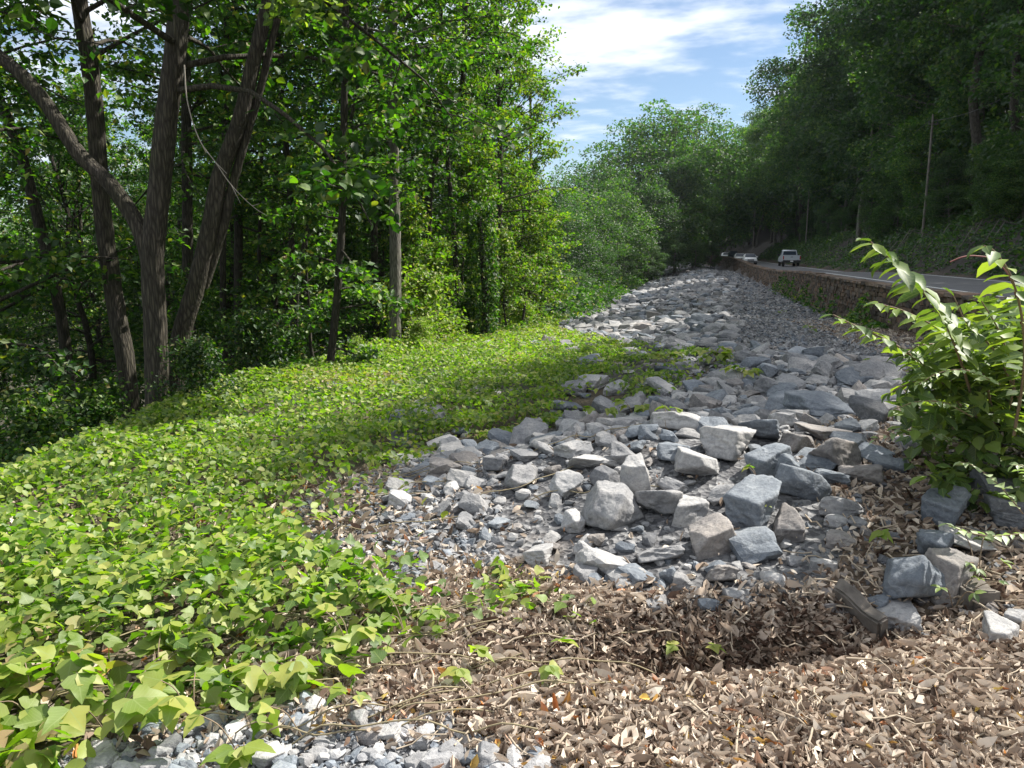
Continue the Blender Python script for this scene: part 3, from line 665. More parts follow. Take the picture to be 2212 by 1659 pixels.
# ------------------------------------------------------------------ dead leaf litter
def litter():
    rng = np.random.default_rng(13); temps = []
    for k in range(7):                                       # curled leaf shapes: 3 x 3 strips
        cur = rng.uniform(1.2, 3.0); bend = rng.uniform(-.6, 1.0); wd_ = rng.uniform(.28, .52); V = []
        for i in range(4):
            t = i / 3; w = wd_ * math.sin(math.pi * (t * .86 + .07)) ** .8
            for j in range(3):
                s = (j - 1) * w; a = s / max(wd_, .01) * cur
                r = wd_ / max(cur, .1)
                V.append((t, math.sin(a) * r * (w / wd_) , (1 - math.cos(a)) * r + bend * (t - .5) ** 2 + rng.normal(0, .03)))
        F = [(i * 3 + j, (i + 1) * 3 + j, (i + 1) * 3 + j + 1, i * 3 + j + 1) for i in range(3) for j in range(2)]
        temps.append((np.array(V), np.array(F)))
    parts = []; tints = []
    def put(x, y, lift, size, tb=0.0):
        w = rng.integers(7, size=len(x))
        for k in range(7):
            s = w == k; n = int(s.sum())
            if not n: continue
            V, F = temps[k]; p = np.stack([x[s], y[s], H(x[s], y[s]) + lift[s]], -1)
            q = rng.normal(size=(n, 4)) * np.array([1, .45, .45, 1]); q /= np.linalg.norm(q, axis=1)[:, None]; a, b, c, d = q.T
            Rm = np.stack([1 - 2 * (c * c + d * d), 2 * (b * c - d * a), 2 * (b * d + c * a), 2 * (b * c + d * a), 1 - 2 * (b * b + d * d), 2 * (c * d - b * a), 2 * (b * d - c * a), 2 * (c * d + b * a), 1 - 2 * (b * b + c * c)], -1).reshape(n, 3, 3)
            sz = np.broadcast_to(size, (n,)) * rng.lognormal(0, .34, n)
            W = np.einsum('nij,vj->nvi', Rm, V - np.array([.5, 0, 0])) * sz[:, None, None] + p[:, None]
            parts.append((W.reshape(-1, 3), (F[None] + (np.arange(n) * 12)[:, None, None]).reshape(-1, 4)))
            hollow_shade = np.exp(-(((p[:, 0] - 1.1) / .9) ** 2 + ((p[:, 1] - 3.3) / .22) ** 2)) * .45  # shade of the hollow painted into the leaf tones
            T = np.stack([np.clip(rng.random(n) ** .9 - hollow_shade + tb, 0, 1), rng.random(n), rng.random(n), np.ones(n)], -1); tints.append(np.repeat(T, 12, 0))
    def area(pg, n, y0, y1, x0=-6, x1=7):
        x = rng.uniform(x0, x1, n * 8); y = rng.uniform(y0, y1, n * 8); k = inp(pg, x + .12 * rng.normal(size=n * 8), y + .12 * rng.normal(size=n * 8)) & (np.abs(x / y) < .95); return x[k][:n], y[k][:n]
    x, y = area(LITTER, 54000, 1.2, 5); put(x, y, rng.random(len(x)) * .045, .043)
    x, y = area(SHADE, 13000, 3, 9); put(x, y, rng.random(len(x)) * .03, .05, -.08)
    x, y = area(SPARSE, 1100, 2.5, 7); put(x, y, rng.random(len(x)) * .03, .055)
    x, y = area(KUDZU, 5000, 1.2, 7); put(x, y, rng.random(len(x)) * .05, .06)
    x, y = area(ROCKZ, 350, 3.3, 7); put(x, y, rng.random(len(x)) * .05, .05)
    n = 6000; y = 7 + 25 * rng.random(n) ** 1.4; u = rng.uniform(-3.0, -.2, n); x = wallx(y) + u; k = fbm(x, y, 3, 88) > .36 ; put(x[k], y[k], rng.random(int(k.sum())) * .05, .075, -.05)
    o = obj('leaf_litter', mesh('leaf_litter', parts, M_DEAD, False, np.concatenate(tints))); tagp(o, 'carpet of dry curled tan and brown fallen leaves in the foreground', 'leaf litter', kind='stuff')
    # sticks and dry stems
    tb = []; tw = flat('dry_twig', (.34, .28, .21), .8)
    for k in range(170):
        if k < 110: a = G(rng.uniform(900, 2200), rng.uniform(1340, 1640))
        else: a = G(rng.uniform(1700, 2150), rng.uniform(1060, 1360))
        an = rng.uniform(0, 3.14); l = rng.uniform(.05, .22); pts = [a + np.array([math.cos(an), math.sin(an), 0]) * l * (t - .5) + np.array([0, 0, .025 + rng.random() * .05]) + rng.normal(0, .006, 3) for t in np.linspace(0, 1, 4)]
        tb.append(tube(pts, .0022 + rng.random() * .003, 5))
    o = obj('dry_twigs', mesh('dry_twigs', tb, tw)); tagp(o, 'scattered dry twigs and stalks lying on the fallen leaves', 'twigs', kind='stuff')
litter()

# ------------------------------------------------------------------ trees
def grow(rng, path, r0, r1, nl=24, f0=.2, f1=.98, Lmax=3.0, twn=7, lfn=30, lsz=.13, jit=.15, tmpl=T_DIA, shape='dome', elev=(.25, .9), sides=12, az_bias=None, rough=.05, zflat=.4, r_pow=1.0, dead=0):
    path = np.asarray(path, float); n = len(path); f = np.linspace(0, 1, n)
    seg = np.r_[0, np.cumsum(np.linalg.norm(np.diff(path, axis=0), axis=1))]; f = seg / seg[-1]
    rad = r1 + (r0 - r1) * (1 - f) ** r_pow; rad = rad * (1 + .35 * np.exp(-seg / (.9 * r0 + .15)))
    wood = [tube(path, rad, sides, rng, rough)]; pts = []; clump = []
    for k in range(nl):
        ft = f0 + (f1 - f0) * (k + rng.random()) / nl; b = np.array([np.interp(ft, f, path[:, i]) for i in range(3)])
        g = (ft - f0) / (f1 - f0 + 1e-6)
        if shape == 'dome': L = Lmax * (.55 + .45 * math.sin(math.pi * min(1, g * .8 + .15))) * (1.05 - .62 * g ** 2)
        elif shape == 'round': L = Lmax * max(.12, 1 - ((g - .42) / .70) ** 2) ** .5
        elif shape == 'wide': L = Lmax * (.45 + .65 * g) * (1.1 - .55 * g ** 4)
        else: L = Lmax * (1 - .7 * g)
        L *= rng.uniform(.65, 1.15)
        a = k * 2.39996 + rng.normal(0, .5)
        if az_bias is not None and rng.random() < az_bias[1]: a = az_bias[0] + rng.normal(0, .7)
        e = elev[0] + (elev[1] - elev[0]) * g + rng.normal(0, .15)
        d = np.array([math.cos(a) * math.cos(e), math.sin(a) * math.cos(e), math.sin(e)]); lp = [b]; m = 6
        for j in range(m):
            d = d + rng.normal(0, .13, 3) + np.array([0, 0, -.05 if g < .5 else 0.02]); d /= np.linalg.norm(d); lp.append(lp[-1] + d * L / m)
        lp = np.array(lp); rr = max(.008, np.interp(ft, f, rad) * .38) * (.6 + .4 * L / Lmax)
        wood.append(tube(lp, np.linspace(rr, rr * .18, m + 1), 5))
        for t in range(twn):
            q = rng.uniform(.22, 1.0); o = np.array([np.interp(q * m, np.arange(m + 1), lp[:, i]) for i in range(3)])
            dv = rng.normal(size=3) * np.array([1, 1, .45]) + d * .9; dv /= np.linalg.norm(dv); tl = L * rng.uniform(.12, .34); e1 = o + dv * tl
            if t < 4: wood.append(tube(np.array([o, (o + e1) / 2 + rng.normal(0, .03, 3), e1]), [rr * .25, rr * .18, rr * .08], 3))
            w = rng.random((lfn, 1)) ** .7; p = o + (e1 - o) * w * 1.1 + rng.normal(0, jit, (lfn, 3)) * np.array([1, 1, zflat]); pts.append(p)
            clump.append(np.full(lfn, np.clip(rng.normal(.5, .25), 0, 1)))
    P_ = np.concatenate(pts); C_ = np.concatenate(clump)
    return wood, leafarr(rng, P_, lsz, tmpl, (.35, .45), .55, C_)
def billow(rng, h, r, rx, nb, nl, lsz, z0=.12, f0=.2, tmpl=T_DIA):
    k = 8; z = np.linspace(-.8, h * .86, k); x = np.cumsum(rng.normal(0, .012 * h, k)); y = np.cumsum(rng.normal(0, .012 * h, k)); x -= x[0]; y -= y[0]
    path = catmull(np.stack([x, y, z], -1), 2); n = len(path); rad = r * (1 - .8 * np.linspace(0, 1, n)); wood = [tube(path, rad, 7, rng, .05)]
    cz = h * (z0 + 1) / 2; rz = h * (1 - z0) / 2; P_ = []; C_ = []
    for b in range(nb):
        d = rng.normal(size=3); d /= np.linalg.norm(d); q = rng.uniform(.35, .86) ** .6; g = .5 + .5 * d[2]
        wid = rx * (1.08 - .25 * abs(d[2]))
        c = np.array([d[0] * wid, d[1] * wid, d[2] * rz]) * q + np.array([0, 0, cz]) + rng.normal(0, .35, 3)
        br = rx * rng.uniform(.20, .38); m = int(nl * (br / (rx * .3)) ** 2)
        e = rng.normal(size=(m, 3)); e[:, 2] = e[:, 2] * .8 + .25; e /= np.linalg.norm(e, axis=1)[:, None]
        e *= rng.uniform(.62, 1.08, (m, 1)); e[:, 2] *= .62
        lump = 1 + .25 * (vn(e[:, 0] * 3 + b, e[:, 1] * 3 + e[:, 2] * 2, .6, b) - .5)
        P_.append(c + e * br * lump[:, None]); C_.append(np.full(m, np.clip(rng.normal(.5, .22), 0, 1)))
        if b % 2 == 0:
            s0 = path[int(np.clip((c[2] - .25 * np.hypot(c[0], c[1]) + .8) / (h * .86 + .8) * n, n * f0, n - 1))]
            wood.append(tube(np.array([s0, (s0 + c) / 2 + rng.normal(0, .2, 3), c]), [r * .32, r * .2, r * .08], 5))
    return wood, leafarr(rng, np.concatenate(P_), lsz, tmpl, (.35, .5), .55, np.concatenate(C_))
def billow_obj(seed, name, bark, lmat, **kw):
    w, l = billow(np.random.default_rng(seed), **kw); return name, mesh('trunk', w, bark, True), mesh('crown', [l[0]], lmat, False, l[1])
def make_tree(name, root_loc, wood, leaf, bark, lmat, label=None, group=None, cat='tree', extra_wood=None):
    root = empty(name, root_loc, label=label, cat=cat, group=group); o = np.array(root_loc, float)
    sh = lambda parts: [(V - o, F) for V, F in parts]
    obj('trunk', mesh('trunk', sh(wood), bark, True), root)
    for nm, w in (extra_wood or []): obj(nm, mesh(nm, sh(w), bark, True), root)
    if leaf is not None:
        (V, F), T = leaf; obj('crown', mesh('crown', [(V - o, F)], lmat, False, T), root)
    return root
def pxpath(pts, d, topz=None):
    p = [P(a, b, d) for a, b in pts]; b = p[0].copy(); b[2] = H(b[0], b[1]) - .25
    if p[0][2] > b[2] + .3: p = [b] + p
    else: p[0] = b
    top = topz or 0
    while p[-1][2] < top:
        dv = p[-1] - p[-2]; dv = dv / np.linalg.norm(dv); dv = dv * np.array([.6, .6, 1]) + np.array([0, 0, .25]); dv /= np.linalg.norm(dv); p.append(p[-1] + dv * 2.5)
    return catmull(p, 5)
def add_spray(root, c, rad, n, lsz, seed, mat):
    rng = np.random.default_rng(seed); d = rng.normal(size=(n, 3)); d /= np.linalg.norm(d, axis=1)[:, None]; d *= rng.random((n, 1)) ** .4
    k = vn(d[:, 0] * 3 + 9, d[:, 1] * 3 + 9, .8, 3) > .34; p = (d * np.array(rad) + np.array(c))[k] - np.array(root.location)
    obj('overhanging_leaves', join_leaves('overhanging_leaves', [leafarr(rng, p, lsz, T_OV, (.3, .4), .5)], mat), root)
def px_tree(name, pts, d, r0, r1, bark, lmat, label, seed, group=None, extra=None, **kw):
    rng = np.random.default_rng(seed); path = pxpath(pts, d, kw.pop('top', 13.5)); w, l = grow(rng, path, r0, r1, **kw)
    ex = []
    for nm, pp, dd, ra, rb in (extra or []):
        q = catmull([P(a, b, dd) for a, b in pp], 5); ex.append((nm, [tube(q, np.linspace(ra, rb, len(q)), 12, rng, .05)]))
    return make_tree(name, tuple(path[0]), w, l, bark, lmat, label, group, extra_wood=ex)
# the trees one can tell apart along the left wood
WG = 'trees of the left wood'
forked = px_tree('multi_stemmed_tree', [(342, 885), (337, 700), (331, 560), (345, 420), (362, 250), (385, 60), (392, -150), (400, -500), (420, -900), (440, -1300)], 11.4, .17, .10, M_BARK, M_WOODLEAF,
        'big furrowed tree with a straight trunk and forked leaning stems at the kudzu edge', 101, WG, nl=44, f0=.33, Lmax=5.2, twn=8, lfn=34, az_bias=(-.3, .25), shape='round', elev=(.15, .8), lsz=.16, tmpl=T_OV, rough=.05, sides=18,
        extra=[('limb', [(336, 660), (328, 585), (300, 490), (240, 400), (170, 330), (90, 210), (10, 130), (-180, 0), (-400, -200)], 11.4, .125, .075),
               ('limb', [(372, 100), (480, -150), (760, -250), (1100, -300), (1441, -322)], 11.4, .08, .03),  # long limb out of view, added to carry the shading leaves
               ('stem', [(376, 840), (392, 720), (425, 610), (455, 480), (475, 380), (520, 250), (550, 120), (580, 0), (640, -260), (680, -600)], 11.9, .155, .08),
               ('limb', [(440, 620), (478, 505), (503, 400), (522, 330), (560, 200), (600, 40)], 12.0, .08, .05)])
add_spray(forked, (0.2, 12.4, 7.4), (2.0, 1.5, .9), 3600, .15, 5, M_WOODLEAF)  # unseen leaf mass added overhead to shade the left kudzu edge
add_spray(forked, tuple(P(655, 12, 9.0)), (.55, .35, .22), 150, .11, 8, M_SHRUBLEAF)
px_tree('leaning_tree', [(272, 790), (255, 700), (240, 600), (225, 500), (215, 400), (205, 250), (190, 120), (170, 0), (140, -300), (120, -600)], 14, .165, .09, M_BARK, M_WOODLEAF,
        'tree with pale scarred bark leaning left behind the forked tree', 102, WG, nl=34, f0=.42, Lmax=4.2, twn=8, lfn=28, lsz=.14, shape='round')
px_tree('curved_tree', [(142, 750), (120, 620), (95, 520), (70, 420), (45, 330), (10, 240), (-30, 150), (-80, 0), (-100, -200)], 17, .135, .07, M_BARKD, M_WOODLEAF,
        'dark curved tree leaning left against the bright gap at far left', 103, WG, nl=26, f0=.5, Lmax=3.2, twn=7, lfn=26, lsz=.13, az_bias=(3.0, .3))
SPEC = [
 ('dark_tree', [(408, 740), (405, 450), (402, 200), (400, 0), (398, -300)], 20, .15, 'straight dark tree seen between the forks of the big tree', M_BARKD),
 ('dark_tree', [(516, 740), (515, 450), (510, 200), (505, -200)], 24, .15, 'dark straight trunk right of the leaning stem', M_BARKD),
 ('dark_tree', [(484, 730), (482, 500), (488, 200), (490, -200)], 22, .11, 'slim dark trunk hidden close behind the leaning stem', M_BARKD),
 ('slender_tree', [(634, 710), (628, 450), (618, 300), (602, 120), (590, -150)], 23, .10, 'slender teal dark tree forking high in the shaded wood', M_BARKD),
 ('slender_tree', [(641, 700), (650, 560), (680, 450), (720, 370), (760, 250), (790, 60)], 20, .055, 'thin tree leaning right between the slender trees', M_BARKD),
 ('slender_tree', [(560, 770), (560, 540), (566, 300), (570, 0)], 25, .07, 'very thin trunk in the dark middle of the wood', M_BARKD),
 ('leafy_tree', [(712, 800), (728, 640), (740, 450), (742, 300), (746, 100), (748, -200)], 15.5, .08, 'slim dark tree hung with leaves right at the kudzu edge', M_BARKD),
 ('grey_tree', [(852, 750), (853, 600), (852, 480), (850, 380), (848, 200), (846, -100), (840, -350)], 21, .165, 'sunlit grey straight trunk standing clear at the kudzu edge', M_BARKP),
 ('brown_tree', [(812, 700), (808, 500), (804, 300), (800, 100), (798, -200)], 25, .13, 'brown trunk just left of the sunlit grey one', M_BARKD),
 ('slender_tree', [(992, 700), (980, 500), (970, 380), (958, 200), (950, -50)], 28, .10, 'thin dark tree behind the rounded green bush', M_BARKD),
 ('crooked_tree', [(925, 640), (928, 440), (940, 350), (960, 310), (985, 260), (1000, 170), (1005, 40)], 27, .12, 'crooked dark tree with forked limbs against the sky gap', M_BARKD),
 ('edge_tree', [(1075, 700), (1078, 550), (1080, 400), (1080, 280), (1075, 150), (1070, 0), (1066, -150)], 32, .135, 'tall tree at the right end of the wood reaching toward the sky', M_BARKD),
 ('pale_tree', [(1141, 660), (1144, 500), (1147, 400), (1146, 300)], 38, .10, 'pale thin trunk at the end of the wood beside the rocks', M_BARKP),
]
for k, (nm, pts, d, r, lb, bk) in enumerate(SPEC):
    kw = dict(nl=42, f0=.38, Lmax=3.6, twn=8, lfn=32, lsz=.15, az_bias=(0.0, .2), shape='round', elev=(.1, 1.0))
    lm = M_WOODLEAF
    if nm == 'leafy_tree': kw.update(nl=40, f0=.05, Lmax=1.6, lfn=24)
    if nm == 'grey_tree': kw.update(f0=.46, Lmax=3.4, az_bias=(-.3, .3))
    if nm == 'edge_tree': kw.update(nl=54, f0=.16, Lmax=4.6, twn=8, lfn=28, shape='wide', az_bias=(-.2, .35), lsz=.15); lm = M_EDGELEAF
    if nm == 'pale_tree': kw.update(nl=30, f0=.05, Lmax=2.2, lsz=.16, top=7); lm = M_EDGELEAF
    if nm == 'crooked_tree': kw.update(f0=.55, nl=20, Lmax=2.8)
    if d == 28: lm = M_EDGELEAF
    px_tree(nm, pts, d, r, r * .5, bk, lm, lb, 200 + k, WG, **kw)

def proto(seed, h, r, lean=0, **kw):
    rng = np.random.default_rng(seed); k = 9; z = np.linspace(-.6, h, k); x = np.cumsum(rng.normal(0, .018 * h, k)) + lean * z; y = np.cumsum(rng.normal(0, .018 * h, k))
    x -= x[0]; y -= y[0]; p = catmull(np.stack([x, y, z], -1), 2); return grow(rng, p, r, r * .25, **kw)
def proto_obj(seed, h, r, bark, lmat, name, **kw):
    w, l = proto(seed, h, r, **kw); me1 = mesh('trunk', w, bark, True); me2 = mesh('crown', [l[0]], lmat, False, l[1]); return name, me1, me2
def place(pr, x, y, rz, sc, label, group, cat='tree', dz=0, mat=None):
    nm, t, c = pr; root = empty(nm, (float(x), float(y), float(H(x, y)) + dz), rz, label=label, cat=cat, group=group); root.scale = (sc, sc, sc) if np.isscalar(sc) else sc
    obj('trunk', t, root); obj('crown', c, root); return root
WOODP = [proto_obj(300 + k, h, .16, M_BARKD, M_WOODLEAF, 'woodland_tree', nl=50, f0=f, Lmax=3.6, twn=8, lfn=30, lsz=.155, sides=8, shape='round', elev=(.1, 1.1)) for k, (h, f) in enumerate([(15, .24), (13, .20), (16, .32), (11, .16)])]
SAPP = [proto_obj(320 + k, h, .05, M_BARKD, m, 'sapling', nl=26, f0=.06, Lmax=1.5, twn=6, lfn=22, lsz=.125, sides=6) for k, (h, m) in enumerate([(5, M_WOODLEAF), (4, M_EDGELEAF), (6.5, M_EDGELEAF)])]
BUSHP = [proto_obj(340 + k, 1.7, .04, M_BARKD, m, 'bush', nl=26, f0=.02, Lmax=1.5, twn=7, lfn=26, lsz=.11, jit=.16, zflat=.9, elev=(.3, 1.2), sides=5) for k, m in enumerate([M_WOODLEAF, M_KUDZU])]
HILLP = [billow_obj(360 + k, 'hillside_tree', M_BARKP if k % 2 else M_BARK, M_HILLLEAF, h=h, r=.25, rx=rx, nb=58, nl=210, lsz=.29, z0=z) for k, (h, rx, z) in enumerate([(22, 4.6, .12), (19, 4.2, .08), (24, 4.8, .22), (17, 4.6, .02)])]
LITP = [billow_obj(380 + k, 'valley_tree', M_BARKP, m, h=h, r=.25, rx=rx, nb=92, nl=185, lsz=.37, z0=.03) for k, (h, rx, m) in enumerate([(20, 5.4, M_VALLEY), (22, 6.0, M_VALLEY), (21, 6.4, M_HILLLEAF)])]
rw = np.random.default_rng(44)
def wood_fill():
    pts = []
    tries = 0
    while len(pts) < 70 and tries < 4000:
        tries += 1; y = rw.uniform(12, 75); u = -16.5 - abs(rw.normal(0, 13)) - (2.5 if y < 18 else 0); x = float(wallx(y)) + u
        px = 1106 + 1659 * x / y
        if px < -350 or px > 1150 or (px > 130 and y < 27) or y > 62 : continue
        if 10 < px < 120 and y < 50: continue                # bright gap at far left
        if any((a - x) ** 2 + (b - y) ** 2 < 7.5 for a, b in pts): continue
        pts.append((x, y))
    pts.sort(key=lambda q: q[1])
    for i, (x, y) in enumerate(pts):
        v = rw.integers(4); px = 1106 + 1659 * x / y; nm_, pn = min([(140, 'dark curved tree'), (250, 'leaning scarred tree'), (405, 'dark tree between the forks'), (515, 'dark trunk right of the leaning stem'), (632, 'slender teal dark tree'), (742, 'slim leaf hung tree'), (852, 'sunlit grey trunk'), (985, 'thin dark tree behind the rounded bush'), (1078, 'tall tree at the wood end')], key=lambda q: abs(q[0] - px))
        side = 'deep in the shaded wood' if x < wallx(y) - 20 else 'near the sunny edge of the wood'
        place(WOODP[v], x, y, rw.uniform(0, 6.3), rw.uniform(.85, 1.15), ('nearest' if y < 30 else 'near' if y < 36 else 'middle' if y < 42 else 'farther' if y < 52 else 'farthest') + (' tall', ' slim', ' high crowned', ' short')[v] + ' background tree ' + ('just left of' if px < nm_ else 'just right of') + ' the ' + pn, 'woodland trees of the left wood')
wood_fill()
# bushes and saplings at the wood edge
for (px, py, d, v, sc, lb) in [
    (925, 700, 22.5, 1, 1.15, 'rounded light green bush right of the sunlit grey trunk'),
    (900, 735, 20, 1, .5, 'small bright bush at the foot of the sunlit grey trunk'),
    (1010, 700, 26, 0, .8, 'low green bush at the kudzu edge below the thin dark tree'),
    (560, 815, 14, 0, .75, 'dark leafy bush mound at the shaded wood edge'),
    (430, 850, 11.0, 0, .55, 'leafy bush climbing at the foot of the forked tree'),
    (200, 830, 12.5, 0, .8, 'dark bush left of the forked tree'),
    (60, 850, 11.5, 0, .9, 'dark bush at the far left of the shaded wood edge'),
    (620, 760, 17, 0, .8, 'dark green bush between the slender trees'),
    (1130, 690, 34, 1, .8, 'yellow green bush at the end of the kudzu strip'),
    (770, 730, 20, 1, .45, 'leafy green bush left of the sunlit grey trunk')]:
    q = P(px, py, d); place(BUSHP[v], q[0], q[1], rw.uniform(0, 6), sc, lb, 'bushes at the wood edge', 'bush')
for (px, py, d, v, sc, lb) in [
    (775, 740, 24, 0, 1.0, 'leafy sapling left of the sunlit grey trunk'), (690, 770, 17, 0, 1.0, 'leafy sapling beside the slim leaf hung tree'),
    (905, 680, 25, 1, 1.2, 'sunlit yellow sapling behind the rounded bush'), (1000, 690, 29, 2, 1.1, 'yellow green young tree right of the rounded bush'),
    (1120, 680, 33, 2, 1.25, 'yellow leaved young tree at the right end of the wood'), (1165, 670, 38, 1, 1.5, 'yellow green sapling nearest the rock bank'),
    (1095, 690, 30, 1, 1.0, 'short yellow sapling beside the vine covered snag'), (1060, 690, 36, 2, 1.4, 'young sunlit tree behind the vine covered snag'),
    (560, 770, 22, 0, 1.0, 'dark sapling in the shaded middle of the wood'), (300, 820, 16, 0, 1.0, 'dark sapling behind the leaning tree'),
    (20, 780, 20, 0, 1.1, 'dark sapling under the bright gap at far left'), (450, 800, 17, 0, .8, 'dark sapling behind the forked tree stems'),
    (850, 690, 26, 0, 1.2, 'green sapling behind the sunlit grey trunk'), (960, 700, 24.5, 1, .8, 'small yellow green sapling by the rounded bush')]:
    q = P(px, py, d); place(SAPP[v], q[0], q[1], rw.uniform(0, 6), sc, lb, 'saplings at the wood edge', 'sapling')
# vine covered snag
def snag():
    rng = np.random.default_rng(71); b = P(1042, 700, 25.5); b[2] = H(b[0], b[1]) - .2; path = catmull([b + np.array([0, 0, z]) + np.array([.1 * math.sin(z), 0, 0]) for z in (0, 1.5, 3, 4.4)], 4)
    n = 5200; t = rng.random(n); a = rng.uniform(0, 6.283, n); r = (.62 - .25 * abs(t - .5)) * (.75 + .35 * fbm(a * 1.5, t * 6, 1, 4)) * np.sqrt(rng.uniform(.4, 1, n))
    pts = np.stack([np.cos(a) * r, np.sin(a) * r, t * 4.9], -1) + b
    make_tree('vine_covered_snag', tuple(b), [tube(path, np.linspace(.14, .08, len(path)), 8, rng, .05)], leafarr(rng, pts, .12, T_DIA, (.6, .4), .5), M_BARKD, M_WOODLEAF, 'upright snag wrapped in bright green vines in the sunny wood edge', WG)
snag()
# shaded undergrowth
def undergrowth():
    rng = np.random.default_rng(72); n = 46000; y = 3.5 + 43 * rng.random(n) ** 1.3; u = edge_u(y) - .6 - 10 * rng.random(n) ** 1.2; x = wallx(y) + u
    k = (x / y > -1.0) & (fbm(x, y, 2.5, 90) > .22); x = x[k]; y = y[k]; u = u[k]
    hh = (.3 + 1.5 * fbm(x, y, 2.2, 91) ** 1.5) * sst(-u + edge_u(y), .8, 4); z = H(x, y) + .05 + hh * rng.random(len(x)) ** .5
    m = 26000; yy = 44 + 95 * rng.random(m); uu = -12.6 - 11 * rng.random(m); xx = wallx(yy) + uu; zz = H(xx, yy) + rng.random(m) ** .7 * (1.0 + 3.0 * fbm(xx, yy, 5, 93) ** 1.5) * sst(-uu, 11.5, 15); far_ = leafarr(rng, np.stack([xx, yy, zz], -1), .30, T_DIA, (.35, .4), .5, fbm(xx, yy, 3, 94))
    o = obj('undergrowth', join_leaves('undergrowth', [far_, leafarr(rng, np.stack([x, y, z], -1), .12, T_DIA, (.35, .4), .5, fbm(x, y, 1.5, 92))], M_WOODLEAF)); tagp(o, 'dark leafy undergrowth filling the shaded hollow under the left wood', 'undergrowth', kind='stuff')
undergrowth()

# trees at the far end of the bank
VG = 'trees at the far end of the bank'
for (px, d, sc, v, lb) in [
    (1425, 135, 1.16, 1, 'tallest broad tree at the far end of the rock bank'), (1490, 146, 1.18, 0, 'broad tree just right of the tallest far tree'),
    (1360, 128, 1.05, 1, 'tree just left of the tallest far tree'), (1300, 118, .92, 0, 'lower rounded tree on the left of the far clump'),
    (1245, 108, .82, 1, 'dark tree where the far clump meets the left wood'), (1200, 96, .72, 0, 'smallest far tree showing beside the left wood'),
    (1535, 160, 1.15, 1, 'tree at the right end of the far clump by the road bend'), (1455, 124, .85, 0, 'shorter tree in front of the tallest far tree'),
    (1395, 116, .62, 0, 'small tree in front of the far clump above the rocks'), (1330, 100, .58, 1, 'small dark tree low before the far clump'),
    (1270, 84, .50, 0, 'low dark tree over the shaded far hollow'), (1500, 132, .55, 0, 'small bushy tree beside the road bend'),
    (1215, 70, .45, 1, 'low shaded tree behind the end of the kudzu strip')]:
    x = (px - 1106) / 1659 * d; r = place(LITP[2 if (rw.random() < .6 or d < 120) else v], x, d, rw.uniform(0, 6), (sc * 1.30, sc * 1.30, sc * 1.18), lb, VG)
for (px, d, sc, lb) in [(1500, 118, 1.9, 'light green bush at the road bend'), (1450, 112, 2.1, 'broad bush on the bank below the far trees'), (1400, 104, 2.0, 'dark bush below the far clump'), (1530, 128, 1.8, 'bush closest to the parapet end'),
                        (1345, 92, 2.0, 'dark bush beyond the rocks'), (1290, 78, 1.9, 'shaded bush in the hollow beyond the rocks'), (1240, 62, 1.6, 'shaded bush near the kudzu strip end'), (1200, 50, 1.2, 'green bush at the tip of the kudzu strip')]:
    x = (px - 1106) / 1659 * d; place(HILLP[3], x, d, rw.uniform(0, 6), (sc * .22 * rw.uniform(.8, 1.3), sc * .22, sc * .17 * rw.uniform(.8, 1.3)), lb, 'bushes beyond the rock bank', 'bush')

